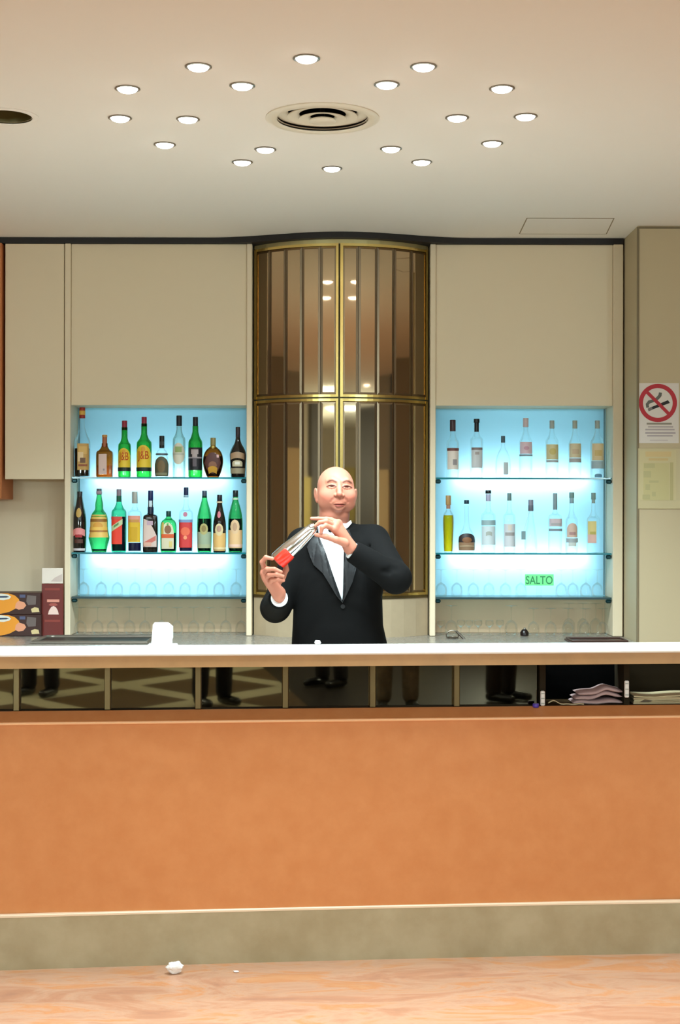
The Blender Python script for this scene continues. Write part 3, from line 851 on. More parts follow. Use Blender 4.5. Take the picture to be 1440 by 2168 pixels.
# ---- right case, upper shelf
k = dict(zs=ZS1, group=HT)
bottle(958.5, 1011, 889, std(13.5,1011,938,920,5.5,912), 'clear', 'clear bottle with dark brown cap and cream label, leftmost on the upper right shelf',
       [(6.2,888,912,(66,42,46))], None, [(948,993,.86,(224,210,200)),(948,954,.9,(110,60,54)),(972,984,(-.05,.55),(150,140,140))], **k)
bottle(1009, 1011, 887, std(14,1011,932,918,5.5,912), 'clear', 'clear bottle with flared black cap and grey label under a brown band',
       [(4.8,892,913,(16,18,24)),(6.2,886,894,(16,18,24))], None, [(947,990,.82,(206,208,212)),(947,952,.8,(130,112,110)),(956,962,.3,(170,160,160))], **k)
bottle(1065, 1011, 921, [(14,1011),(16.5,1006),(17,985),(15,966),(9,953),(4.5,948),(4.2,936)], 'clear', 'shortest clear decanter with dark glass stopper on the upper right shelf',
       [(4.4,922,936,(70,92,104))], None, [(978,1004,(0,.6),(196,206,212))], dr=.7, **k)
bottle(1113, 1011, 884, std(14,1011,936,912,5,903), 'clear', 'clear bottle with pinkish cap and pink label above a grey line',
       [(6,884,903,(206,186,190))], None, [(935,960,.9,(222,196,206)),(961,965,.95,(140,160,170)),(944,952,.4,(206,160,180),'oval')], **k)
bottle(1168.5, 1011, 889, std(13.8,1011,934,914,4.8,906), 'clear', 'clear bottle with yellowish label, third from the right on the upper right shelf',
       [(5.2,889,906,(160,168,164))], None, [(940,972,.9,(216,206,160)),(973,978,.9,(176,180,180)),(948,962,.5,(206,190,120),'oval')], **k)
bottle(1217, 1011, 889, std(13.5,1011,940,914,4.8,906), 'clear', 'clear bottle with cream label, second from right on the upper right shelf',
       [(5.2,889,906,(166,172,160))], None, [(938,968,.9,(216,200,166)),(969,978,.9,(180,178,180)),(950,960,.5,(206,180,150))], **k)
bottle(1264.5, 1011, 889, std(14.5,1011,936,914,4.8,906), 'clear', 'clear bottle with grey cap and peach label, rightmost on the upper right shelf',
       [(5.2,889,906,(156,164,160))], None, [(938,974,.84,(222,198,156)),(975,991,.9,(164,184,194)),(952,964,.5,(210,180,120)),(1002,1009,.5,(110,160,190),'arch')], **k)
# ---- right case, lower shelf
k = dict(zs=ZS2, group=HB_)
bottle(949.5, 1169, 1048, [(9,1169),(10,1166),(11,1140),(12.5,1100),(11.5,1090),(8,1083),(4.5,1078),(4,1072)], 'clear', 'slim bottle of bright yellow liqueur with orange cap, leftmost on the lower right shelf',
       [(5.6,1048,1068,(176,134,84)),(4.4,1066,1076,(170,120,100))], ('yellowliq',1090), (), **k)
bottle(988, 1169, 1058, [(15,1169),(17.5,1166),(18.5,1150),(18,1138),(14,1126),(7,1116),(5,1100),(4.8,1070)], 'clear', 'squat onion shaped bottle with long clear neck and black and tan label',
       [(5.4,1058,1066,(14,50,66))], None, [(1128,1164,.93,(150,116,88),'arch'),(1128,1147,.93,(44,36,40),'arch'),(1136,1148,.55,(130,84,50),'oval'),(1154,1157,.8,(176,150,120),'bow')], dr=.8, **k)
bottle(1034, 1169, 1038, std(15.5,1169,1092,1076,5,1062), 'clear', 'clear bottle with flat black cap and lilac neck band over a large grey label',
       [(6.2,1037,1044,(14,16,22)),(5.4,1045,1060,(176,176,206))], None, [(1113,1152,.92,(206,218,224)),(1100,1111,.94,(150,176,182)),(1126,1134,.4,(170,176,170),'bow')], **k)
bottle(1078.5, 1169, 1043, std(13,1169,1094,1078,4.6,1060), 'clear', 'clear bottle with small grey green cap and pale label with a taupe band',
       [(4.6,1043,1059,(110,136,136))], None, [(1108,1156,.9,(208,210,216)),(1126,1133,.72,(160,154,154)),(1110,1122,.3,(216,206,196))], **k)
def _tag(t, x, Yb, Z, last):
    a = PX(1104, 7.41); b = PX(1113, 7.41)
    part('hang_tag', MB().box(a, b, 7.405, 7.407, Z(1141), Z(1123)), paper((120,146,152)), t)
    part('tag_cord', MB().tube([((a+b)/2, 7.406, Z(1123)), (x-.012, 7.42, Z(1085)), (x-.005, Yb-.011, Z(1080))], .0008, 6), paper((160,170,170)), t)
bottle(1124, 1169, 1057, [(13,1169),(14.5,1165),(13,1140),(9,1112),(5.5,1095),(5,1080)], 'clear', 'conical clear bottle with dark grey cap and a small hanging tag',
       [(5.6,1057,1081,(130,130,146)),(5.7,1068,1080,(96,100,114))], None, (), extra=_tag, **k)
bottle(1175.5, 1169, 1043, std(14,1169,1094,1082,4.4,1066), 'clear', 'clear bottle with long grey neck foil and pink label over a dark line',
       [(4.6,1043,1078,(136,156,164))], None, [(1097,1113,.93,(208,190,196)),(1118,1123,.98,(130,144,154)),(1106,1111,.7,(176,172,176))], e=3, **k)
bottle(1210.5, 1169, 1042, std(13,1169,1102,1082,4.6,1056), 'clear', 'clear bottle with arched pink label, second from right on the lower right shelf',
       [(5.4,1041,1053,(120,150,150)),(4.6,1053,1064,(150,176,190))], None, [(1106,1136,.82,(214,184,170),'arch'),(1125,1131,.5,(180,140,140)),(1138,1147,.92,(166,176,182)),(1147,1155,.6,(206,212,210))], **k)
bottle(1256.5, 1169, 1042, std(14,1169,1100,1082,4.4,1064), 'clear', 'clear bottle with tall yellow and peach label, rightmost on the lower right shelf',
       [(5,1042,1056,(124,150,146)),(3.8,1056,1064,(150,170,166))], None, [(1102,1148,(-.9,.3),(216,196,130)),(1130,1148,(-.9,.3),(222,178,166)),(1124,1130,(-.6,.2),(186,170,90))], **k)
# ================================================================== stemware
def glass_proto(name, h, rb, rf, inverted):
    """one stemmed glass: bowl, stem and foot"""
    t = thing(name, (0,0,0), 'x', 'glass')
    hb = h*.5
    prof = lambda pts: [(r, (h-z) if inverted else z) for r, z in pts]
    bowl = prof([(.004,h-hb-.002),(rb*.55,h-hb+.006),(rb*.9,h-hb*.72),(rb,h-hb*.4),(rb*.93,h-.001),(rb*.93-.0012,h-.001)])
    part('bowl', MB().lathe(bowl, (0,0,0), 24, cap0=False, cap1=False), M_wine, t, 'all')
    part('stem', MB().lathe(prof([(.0055,.004),(.0034,.012),(.0032,h-hb-.008),(.0045,h-hb-.001)]), (0,0,0), 12, cap0=False, cap1=False), M_wine, t, 'all')
    part('foot', MB().lathe(prof([(.004,.005),(rf*.6,.0025),(rf,.0012),(rf,0),(.001,0)]), (0,0,0), 24, cap0=False, cap1=False), M_wine, t, 'all')
    return t
def tumbler_proto(name, h, r):
    t = thing(name, (0,0,0), 'x', 'glass')
    part('wall', MB().lathe([(r*.82,.001),(r,h),(r-.0015,h),(r*.8,.007)], (0,0,0), 24, cap0=False, cap1=False), M_wine, t, 'all')
    part('base', MB().lathe([(r*.80,0),(r*.82,.006),(r*.4,.008)], (0,0,0), 20), M_wine, t, 'all')
    return t
ORD = ['first','second','third','fourth','fifth','sixth','seventh','eighth','ninth','tenth','eleventh','twelfth']
_used = {}
def put(proto, x, y, z, label, group):
    if proto.name not in _used:
        _used[proto.name] = 1
        proto.location = (x, y, z); proto['label'] = label; proto['group'] = group
    else:
        copy_tree(proto, (x, y, z), label, group)
flute = glass_proto('stemmed_glass', .137, .031, .029, True)
flute2 = glass_proto('stemmed_glass', .150, .034, .031, True)
# upside down on the bottom glass shelf of each lit case
zsh = ZN0+.0045
for side, a, b, n, what in (('left', 178, 500, 10, 'left'), ('right', 934, 1104, 6, 'right')):
    for i in range(n):
        px = a+(b-a)*i/(n-1)
        put(flute, PX(px, 7.46), 7.46+.012*((i % 2)*2-1), zsh, 'upside down stemmed glass under the blue light of the %s case, %s from the left' % (what, ORD[i]), 'upturned glasses in the %s lit case' % side)
for i, px in enumerate((1188, 1214, 1240, 1266)):
    put(flute, PX(px, 7.46), 7.46+.012*((i % 2)*2-1), zsh, 'upside down stemmed glass right of the green lettered tag, %s from the tag' % ORD[i], 'upturned glasses in the right lit case')
# upside down on the back counter under the left case
for i in range(11):
    px = 172+(512-172)*i/10
    put(flute, PX(px, 7.45), 7.45+.012*((i % 2)*2-1), ZCT+.0005, 'upside down stemmed glass on the back counter under the left case, %s from the left' % ORD[i], 'upturned glasses under the left case')
# under the right case
for i in range(5):
    px = 1130+(1276-1130)*i/4
    put(flute, PX(px, 7.42), 7.42, ZCT+.0005, 'upside down glass under the right case, front row, %s from the left' % ORD[i], 'upturned glasses under the right case')
for i, px in enumerate((1205, 1235, 1262)):
    tall = flute2 if i else glass_proto('tall_stemmed_glass', .158, .032, .030, True)
    if i == 0: tallp = tall
    put(tallp, PX(px, 7.52), 7.52, ZCT+.0005, 'taller upside down glass in the back row under the right case, %s from the left' % ORD[i], 'tall upturned glasses under the right case')
put(flute2, PX(956, 7.42), 7.42, ZCT+.0005, 'tall upside down stemmed glass at the left end under the right case', 'upturned glasses under the right case')
put(flute2, PX(1083, 7.42), 7.42, ZCT+.0005, 'tall upside down stemmed glass beside the dark bottle top under the right case', 'upturned glasses under the right case')
small = glass_proto('small_stemmed_glass', .075, .022, .022, False)
for i, px in enumerate((934, 977, 994, 1014, 1037, 1060)):
    put(small, PX(px, 7.43), 7.43+(.02 if i % 2 else 0), ZCT+.0005, 'small upright glass on the counter under the right case, %s from the left' % ORD[i], 'small glasses under the right case')
# ================================================================== things on the back counter
def on(px, py, Y): return P(px, py, Y)
# dark stopper
bt = thing('bottle_stopper', (PX(1111,7.38), 7.38, ZCT), 'small black pouring stopper standing among glasses under the right case', 'stopper')
part('body', MB().lathe([(.012,.0005),(.021,.002),(.022,.018),(.014,.030),(.010,.034)], (PX(1111,7.38), 7.38, ZCT), 20), pbr('black_plastic', srgb(26,16,16), .3), bt, True)
part('spout', MB().tube([(PX(1111,7.38), 7.38, ZCT+.033), (PX(1112,7.38), 7.38, ZCT+.042)], .006, 10), M_steel, bt, True)
# looped bar tool leaning on the counter
Yt = 7.22
def tw(px, py, dy=0): return P(px, py, Yt+dy)
lt = thing('bar_strainer', tw(960, 1362), 'grey wire bar strainer with round loop and dark handle lying right of the bartender', 'bar tool')
part('loop', MB().tube([tw(958+13*math.cos(a), 1345+10*math.sin(a)) for a in [i*2*math.pi/24 for i in range(24)]], .0032, 8, closed=True), pbr('grey_wire', srgb(120,110,98), .35, .7), lt, True)
part('handle', MB().tube([tw(966,1336,-.005), tw(976,1346,-.01), tw(990,1360,-.03), tw(1003,1367,-.05)], [.006,.0065,.006,.005], 10), pbr('dark_handle', srgb(84,74,64), .4, .3), lt, True)
part('bowl', MB().lathe([(.001,-.012),(.020,-.009),(.027,.002)], tw(958,1349,.004), 24, cap0=False, cap1=False), pbr('grey_wire', srgb(120,110,98), .35, .7), lt, True)
# dark trays
def tray(px0, px1, Y, w, label, col, curved=False):
    x0, x1 = PX(px0, Y), PX(px1, Y)
    z = ZCT+.0008
    t = thing('bar_tray', ((x0+x1)/2, Y, z), label, 'tray')
    part('dish', MB().bbox(x0, x1, Y-w, Y, z, z+.006, .002), col, t)
    rim = MB()
    ry = .008
    pts = [(x0+.01,Y-w+.01),(x1-.01,Y-w+.01),(x1-.01,Y-.01),(x0+.01,Y-.01)]
    loop = []
    for i in range(4):
        a, b = pts[i], pts[(i+1) % 4]
        for j in range(6): loop.append((a[0]+(b[0]-a[0])*j/6, a[1]+(b[1]-a[1])*j/6, z+.010))
    rim.tube(loop, .005, 8, closed=True)
    part('rim', rim, col, t, True)
    return t
tray(1195, 1318, 7.16, .2, 'flat dark brown tray on the back counter at its right end', pbr('tray_brown', srgb(70,46,38), .4))
sk = thing('bar_sink', (PX(150,7.1), 7.0, ZCT), 'dark rounded sink rim on the back counter right of the dark red box', 'sink')
xs0, xs1 = PX(99, 7.24), PX(330, 7.24)
rp = []
for a in range(0, 181, 12):
    rp.append((xs0+.05-.05*math.cos(math.radians(a-90)) if False else 0, 0, 0))
_pts = [(xs0+.05*(1-math.sin(math.radians(a))), 7.23-.05*(1-math.cos(math.radians(a))), ZCT+.004) for a in range(0, 91, 10)]
_pts = [(xs1, 7.23, ZCT+.006)] + _pts + [(xs0, 7.05, ZCT+.004), (xs0, 6.90, ZCT+.004), (xs1, 6.90, ZCT+.004)]
part('rim', MB().tube(_pts, .011, 10, closed=True), pbr('sink_rim', srgb(112,104,94), .3, .5), sk, True)
part('basin', MB().box(xs0+.012, xs1-.002, 6.91, 7.222, ZCT+.0005, ZCT+.0025), pbr('sink_basin', srgb(40,36,30), .5), sk)
# napkin dispenser on the bar
Yn = 5.262; KY = lambda x: KB*x
xn = PX(345, Yn-.1); Yn = 5.262+KY(xn)
xn = PX(340.5, Yn)
nh = thing('napkin_holder', (xn, Yn, ZB), 'white napkin holder packed with folded paper napkins on the bar top', 'napkin holder')
a, b = PX(309, Yn-.04), PX(371, Yn-.04)
part('base_plate', MB().bbox(a, b, Yn-.052, Yn+.052, ZB+.0004, ZB+.008, .003), pbr('white_plastic', srgb(240,240,238), .3), nh)
part('back_plate', MB().bbox(a+.022, b-.018, Yn+.034, Yn+.038, ZB+.008, ZB+.070, .001), pbr('white_plastic', srgb(240,240,238), .3), nh)
rn = random.Random(3)
for i in range(9):
    x0 = PX(324, Yn)+rn.uniform(-.003,.002); x1 = PX(360, Yn)+rn.uniform(-.002,.004)
    y = Yn-.030+i*.007; h = .083+rn.uniform(-.003,.003)
    lean = .006
    nm = MB()
    nm.prism([(x0,y,ZB+.0085),(x1-.004,y,ZB+.0085),(x1+lean,y,ZB+.03),(x1+lean,y,ZB+h-.012),(x1-.008,y,ZB+h),(x0+lean,y,ZB+h)], (0,.0055,0))
    part('paper_napkin', nm, pbr('napkin_paper', srgb(246,244,240), .8), nh)
# bit of paper on the bar, scrap on the floor
def crumple(name, c, r, label, sc=(1,1,.7)):
    import bmesh
    bm = bmesh.new(); bmesh.ops.create_icosphere(bm, subdivisions=3, radius=r)
    for v in bm.verts:
        n = noise.noise(v.co*(1.6/r)+Vector(c)*9)
        v.co *= 1+.42*n
        v.co = Vector((v.co.x*sc[0], v.co.y*sc[1], v.co.z*sc[2]))
    mz = min(v.co.z for v in bm.verts)
    mb = MB(); bm.verts.index_update()
    mb.v = [(v.co.x+c[0], v.co.y+c[1], v.co.z-mz+c[2]+.0003) for v in bm.verts]
    mb.f = [tuple(v.index for v in f.verts) for f in bm.faces]; mb.m = [0]*len(mb.f); bm.free()
    return tag(part(name, mb, pbr('crumpled_paper', srgb(246,246,246), .8), None, False, loc=c), label, 'paper')
xq = PX(673, 5.30); crumple('paper_crumb', (xq, 5.305+KY(xq), ZB), .011, 'tiny crumpled bit of white paper at the back of the bar top')
pf = P(373, 2050, 5.02)
crumple('paper_scrap', (pf.x, 5.025+KB*pf.x, 0), .024, 'crumpled white paper scrap on the floor against the plinth', (1.2,.8,.8))
pf = P(502, 2052, 5.03); crumple('paper_fleck', (pf.x, 5.03+KB*pf.x-.01, 0), .006, 'tiny pale fleck of paper on the floor right of the scrap', (1.5,1,.5))

# ---- packages at the left end
Yk = 7.30
def artbox(x0, x1, z0, z1, label, sub):
    t = thing('coffee_carton', ((x0+x1)/2, Yk+.08, z0), label, 'carton', 'two stacked orange and brown cartons')
    part('carton', MB().bbox(x0, x1, Yk, Yk+.16, z0+.0004, z1, .002), pbr('dark_carton', srgb(58,28,22), .45), t)
    w, h = x1-x0, z1-z0
    def poly(name, pts, col, lift):
        part(name, MB().prism([(PX(px, Yk), Yk-.0004-lift, z0+h*v) for px, v in pts], (0,.0004,0)), flat(name+'_ink', *col), t)
    poly('printed_orange', [(-30,.02),(2,.03),(20,.12),(34,.28),(44,.5),(40,.72),(32,.88),(18,.98),(-30,.98)], (236,152,44), .0003)
    poly('printed_biscuit', [(32,.30),(40,.22),(50,.26),(56,.42),(52,.56),(40,.64),(34,.52)], (232,158,122), .0007)
    poly('printed_white_oval', [(-20,.70),(8,.66),(20,.72),(24,.82),(18,.92),(4,.97),(-20,.96)], (228,226,216), .0009)
    poly('printed_navy_bar', [(-20,.76),(14,.78),(20,.82),(14,.86),(-20,.85)], (58,72,96), .0013)
    poly('printed_grey_panel', [(60,.44),(76,.46),(77,.86),(58,.9),(56,.6)], (110,96,92), .0005)
    poly('printed_blue_mark', [(42,.78),(54,.78),(54,.92),(42,.92)], (84,88,120), .0007)
    poly('printed_cream', [(68,.10),(84,.12),(82,.30),(74,.34),(66,.26)], (218,196,144), .0006)
    return t
bx0, bx1 = PX(-75, Yk), PX(88, Yk)
zc0 = ZCT+.0005; hk = .1085
artbox(bx0, bx1, zc0, zc0+hk, 'orange and brown carton beside the dark red box, lower of the two', 0)
artbox(bx0, bx1-.004, zc0+hk+.0006, zc0+2*hk, 'orange and brown carton beside the dark red box, upper of the two', 1)
db = thing('gift_box', (PX(111,7.33), 7.39, ZCT), 'tall dark red box with white emblem and white top panel beside the left display case', 'box')
q0, q1 = PX(88.5, 7.33), PX(134, 7.33)
part('box', MB().bbox(q0, q1, 7.33, 7.342, ZCT+.0005, PZ(1237,7.33), .002).box(q0+.001, q1-.026, 7.342, 7.45, ZCT+.0005, PZ(1238,7.33)), pbr('dark_red_card', srgb(108,34,28), .4), db)
part('top_panel', MB().bbox(q0+.001, q1-.002, 7.330, 7.338, PZ(1236.5,7.33), PZ(1204,7.33), .001), pbr('white_card', srgb(232,218,206), .5), db)
Yd = 7.3294
def dpoly(nm, pts, col, lift=0): part(nm, MB().prism([(PX(a,7.33), Yd-.0004-lift, PZ(b,7.33)) for a, b in pts], (0,.0006,0)), flat(nm+'_ink', *col), db)
dpoly('printed_band', [(95,1246),(127,1246),(127,1251),(95,1251)], (140,58,48))
dpoly('printed_band', [(95,1313),(128,1313),(128,1318),(95,1318)], (160,72,54))
dpoly('printed_bar', [(100,1270),(126,1270),(126,1276),(100,1276)], (224,150,130))
dpoly('printed_emblem', [(102,1302),(104,1294),(109,1286),(114,1284),(119,1287),(123,1294),(125,1302)], (240,206,194))
dpoly('printed_ring', [(103,1282),(108,1278),(118,1278),(123,1282),(118,1284),(108,1284)], (170,84,74), .0003)
dpoly('printed_shape', [(108,1232),(116,1224),(132,1216),(132,1232)], (206,186,178))
# ---- green tag among the glasses
gt = thing('name_tag', (PX(1142,7.375), 7.375, zsh), 'small green lettered tag in front of the glasses in the right lit case', 'tag')
ga, gb_, gz0, gz1 = PX(1112,7.375), PX(1173,7.375), PZ(1239,7.375), PZ(1215,7.375)
part('plate', MB().box(ga, gb_, 7.376, 7.379, gz0, gz1), pbr('green_card', srgb(120,232,150), .5, emit=None), gt)
part('stand', MB().box((ga+gb_)/2-.012, (ga+gb_)/2+.012, 7.379, 7.40, zsh, gz0+.01).box(ga+.01, gb_-.01, 7.376, 7.40, zsh, zsh+.002), M_clear, gt)
tv, tf = text_mesh('SALTO', .01)
mnx, mxx = min(v[0] for v in tv), max(v[0] for v in tv)
mny, mxy = min(v[1] for v in tv), max(v[1] for v in tv)
tm = MB(); tm.v = [(ga+.004+(v[0]-mnx)/(mxx-mnx)*(gb_-ga-.010), 7.3755, gz0+.007+(v[1]-mny)/(mxy-mny)*(gz1-gz0-.016)) for v in tv]; tm.f = tf; tm.m = [0]*len(tf)
part('lettering', tm, flat('tag_green_ink', 46,140,84), gt, fix=False)

# ================================================================== notices on the side wall
YN_ = YS - .001
def wpoly(nm, pts, col, par, lift, rough=.6):
    return part(nm, MB().prism([(PX(a,YS), YN_-.0005-lift, PZ(b,YS)) for a, b in pts], (0,.0006,0)), flat(nm+'_%d_%d_%d' % col, *col, rough), par)
ns = thing('no_smoking_sign', (PX(1393,YS), YN_, PZ(937,YS)), 'white no smoking notice with red ring on the side wall', 'sign')
part('sheet', MB().box(PX(1350.5,YS), PX(1437,YS), YN_-.0004, YS-.0002, PZ(937,YS), PZ(810,YS)), flat('sign_paper', 214,205,196), ns)
def ring(cx, cy, r0, r1, n=48):
    m = MB(); vs = []
    for j, y in enumerate((YN_-.0012, YN_-.0005)):
        for r in (r0, r1):
            for i in range(n):
                a = 2*math.pi*i/n; vs.append((PX(cx+r*math.cos(a),YS), y, PZ(cy+r*math.sin(a),YS)))
    fs = []
    for i in range(n):
        k_ = (i+1) % n
        fs += [(i,k_,n+k_,n+i), (2*n+i,3*n+i,3*n+k_,2*n+k_), (n+i,n+k_,3*n+k_,3*n+i), (i,2*n+i,2*n+k_,k_)]
    return m.add(vs, fs)
CXS, CYS = 1392.5, 852
wpoly('cigarette', [(1373,869),(1371,864),(1414,846),(1418,852)], (26,22,22), ns, .0004)
wpoly('cigarette_tip', [(1373,870),(1371,864),(1379,860),(1382,866)], (120,112,108), ns, .0007)
sm = [(1371,862),(1370,855),(1374,850),(1384,847),(1392,842),(1397,836),(1398,830)]
part('smoke', MB().tube([(PX(a,YS), YN_-.0006, PZ(b,YS)) for a, b in sm], [.007,.0075,.008,.007,.0075,.008,.007], 8), flat('smoke_grey', 92,92,84), ns, True)
for o_ in ns.children:
    if o_.name.startswith('smoke'):
        for v in o_.data.vertices: v.co.y = -.0006 + v.co.y*.06 - .0003
part('red_ring', ring(CXS, CYS, 31.5, 40.5), flat('sign_red', 176,26,40), ns)
s2 = .7071
part('red_slash', MB().prism([(PX(CXS+(-33*s2+dx*s2),YS), YN_-.0018, PZ(CYS+(-33*s2-dx*s2),YS)) for dx in (3.5,-3.5)] + [(PX(CXS+(33*s2+dx*s2),YS), YN_-.0018, PZ(CYS+(33*s2-dx*s2),YS)) for dx in (-3.5,3.5)], (0,.0008,0)), flat('sign_red', 176,26,40), ns)
for (x0, x1, y0, y1, c) in ((1369,1422,894,898,(140,132,116)),(1372,1425,901,904,(170,158,156)),(1366,1428,907,910,(168,156,156)),(1366,1430,914,917,(160,148,150)),(1370,1424,920,923,(166,154,156)),(1376,1414,930,932,(196,184,180))):
    wpoly('text_line', [(x0,y0),(x1,y0),(x1,y1),(x0,y1)], c, ns, .0004)
lf = thing('framed_licence', (PX(1394,YS), YN_, PZ(1075,YS)), 'cream framed document on the side wall below the no smoking notice', 'notice')
part('holder', MB().bbox(PX(1351,YS), PX(1440,YS), YN_-.004, YS-.0002, PZ(1076,YS), PZ(948,YS), .001), flat('holder_tan', 190,174,132, .4), lf)
YN_ -= .004
wpoly('document', [(1354,952),(1431,952),(1431,1058),(1354,1058)], (196,182,138), lf, .0002)
wpoly('inner_sheet', [(1362,979),(1416,979),(1416,1058),(1362,1058)], (190,178,128), lf, .0006)
wpoly('heading', [(1366,955),(1421,955),(1420,966),(1366,966)], (202,176,124), lf, .0006)
wpoly('heading', [(1373,969),(1414,969),(1414,974),(1373,974)], (196,170,118), lf, .0006)
for (x0, x1, y0, y1) in ((1363,1386,980,990),(1362,1378,996,1010),(1374,1394,1016,1021),(1366,1376,1024,1036),(1360,1376,1046,1056),(1380,1388,1040,1050)):
    wpoly('text_block', [(x0,y0),(x1,y0),(x1,y1),(x0,y1)], (178,168,122), lf, .0010)
wpoly('side_strip', [(1418,978),(1425,978),(1425,1058),(1418,1058)], (176,164,116), lf, .0006)
YN_ += .004

# ================================================================== things in the recess under the bar top
def rb(px, py, dy): # point in the recess
    x = barx(px, 5.22+dy); return (x, 5.22+dy+KB*x)
def cloth_fold(name, px0, px1, z0, z1, y0, y1, col, label, cat, seed):
    n, m = 26, 10
    rr = random.Random(seed)
    xa, xb = barx(px0, 5.26), barx(px1, 5.26)
    t = thing(name, ((xa+xb)/2, (y0+y1)/2+KB*(xa+xb)/2, z0), label, cat)
    layers = 3
    for L in range(layers):
        za = z0+(z1-z0)*L/layers; zb_ = z0+(z1-z0)*(L+1)/layers
        ia = .012*L*rr.uniform(.2,1); ib = .012*L*rr.uniform(.0,1)
        pr = []
        loop = []
        for i in range(n+1):
            u = i/n; x = xa+ia+(xb-xa-ia-ib)*u
            env = (1-abs(2*u-1)**5)
            lift = .008*noise.noise(Vector((u*3+seed, L*.35, 0))) + (.014*math.exp(-((u-.62)/.22)**2) if L else .004*math.exp(-((u-.62)/.22)**2)) - .004
            row = []
            for k_ in range(14):
                a = 2*math.pi*k_/14
                yy = (y0+y1)/2 + (y1-y0)/2*math.copysign(abs(math.cos(a))**.6, math.cos(a)) + .004*noise.noise(Vector((u*6, L, seed)))
                zz = (za+zb_)/2 + lift + (zb_-za)/2*.98*env**.5*math.copysign(abs(math.sin(a))**.8, math.sin(a))
                row.append((x, yy+KB*x, max(z0+.0003, zz)))
            pr.append(row)
        mb = MB(); vs = [p for r in pr for p in r]; fs = []
        for i in range(n):
            for k_ in range(14):
                l = (k_+1) % 14; fs.append((i*14+k_, i*14+l, (i+1)*14+l, (i+1)*14+k_))
        fs.append(tuple(range(14))); fs.append(tuple(n*14+k_ for k_ in range(14)))
        mb.add(vs, fs); part('folded_cloth', mb, col, t, 'all')
    return t
zf = .8772
cloth_fold('folded_cloths', 1211, 1319, zf, zf+.052, 5.225, 5.345, pbr('mauve_cloth', srgb(196,166,164), .85, bump=.3, noise_scale=60), 'pile of folded mauve cloths in the open recess under the bar top', 'cloth', 3)
x0, x1 = barx(1160,5.235), barx(1235,5.235)
sp = thing('paper_sheet', ((x0+x1)/2, 5.24+KB*x0, zf), 'curled cream paper sheet beside the mauve cloths in the recess', 'paper')
mb = MB(); N = 14; vs = []
for i in range(N+1):
    u = i/N; x = x0+(x1-x0)*u
    z = zf+.0006+.013*math.exp(-((u-.14)/.16)**2)+.002*math.sin(u*9)**2
    for (dy, dz) in ((5.212,0),(5.224,0),(5.224,.003),(5.212,.003)): vs.append((x, dy+KB*x, z+dz))
fs = []
for i in range(N):
    for k_ in range(4):
        l = (k_+1) % 4; fs.append((i*4+k_, i*4+l, i*4+4+l, i*4+4+k_))
mb.add(vs, fs+[(0,1,2,3),(N*4,N*4+3,N*4+2,N*4+1)]); part('sheet', mb, pbr('cream_paper', srgb(214,196,158), .8), sp)
x0, x1 = barx(1340,5.24), 1.75
np_ = thing('newspaper_stack', ((x0+x1)/2, 5.25+KB*1.3, zf), 'stack of beige newspapers at the right end of the bar recess', 'newspapers')
for i in range(5):
    xa = x0+.004*((i*37) % 5)/5
    mb = MB(); vs = []; N = 16
    for j in range(N+1):
        u = j/N; x = xa+(x1-xa)*u
        z = zf+.0005+i*.0055+.0018*i*noise.noise(Vector((u*7, i*.3, 2)))+(.004 if i == 4 else .0015)*math.exp(-((u-.28)/.12)**2)*i/4
        y0 = 5.222+.006*((i*23) % 3)/3
        for (dy, dz) in ((y0,0),(5.36,0),(5.36,.0050),(y0,.0050)): vs.append((x, dy+KB*x, z+dz))
    fs = []
    for j in range(N):
        for k_ in range(4):
            l = (k_+1) % 4; fs.append((j*4+k_, j*4+l, j*4+4+l, j*4+4+k_))
    mb.add(vs, fs+[(0,1,2,3),(N*4,N*4+3,N*4+2,N*4+1)])
    part('newspaper', mb, pbr('newsprint_%d' % (i % 2), srgb(*((206,190,150),(196,176,138))[i % 2]), .85), np_)
xi = barx(1355,5.22)
part('printed_picture', MB().prism([(xi+a, 5.2215+KB*(xi+a), zf+b) for a, b in ((0,.007),(.035,.006),(.05,.012),(.02,.017))], (0,.0005,0)), flat('news_ink', 96,78,54), np_)
# white tubes on the two right dividers, small purple thing on the ledge
for px, py0, py1, lab in ((1150,1462,1494,'small white plastic clip on the divider left of the mauve cloths'), (1328,1440,1476,'small white plastic clip on the divider left of the newspapers')):
    xx = barx(px, 5.19); yy = 5.1905+KB*xx
    za, zb_ = PZ(py1, yy), PZ(py0, yy)
    za = max(za, zr0+.001)
    c = thing('plastic_clip', (xx, yy, za), lab, 'clip', 'white clips on the bar dividers')
    part('clip', MB().bbox(xx-.008, xx+.008, yy-.004, yy+.008, za, zb_, .003), pbr('white_plastic', srgb(240,240,238), .3), c)
    for q in range(3):
        z = za+(zb_-za)*(q+.5)/3
        part('rib', MB().bbox(xx-.006, xx+.006, yy-.0055, yy-.0041, z-.002, z+.002, .0005), pbr('clip_grey', srgb(180,184,178), .4), c)
xx = barx(1135,5.19); yy = 5.186+KB*xx
tag(part('purple_cap', MB().lathe([(.010,0),(.012,.003),(.012,.011),(.010,.014)], (xx, yy, zf-.0035), 16), flat('purple_plastic', 84,60,176, .35), None, True, loc=(xx, yy, zf)), 'tiny purple plastic cap on the ledge left of the white clip', 'cap')
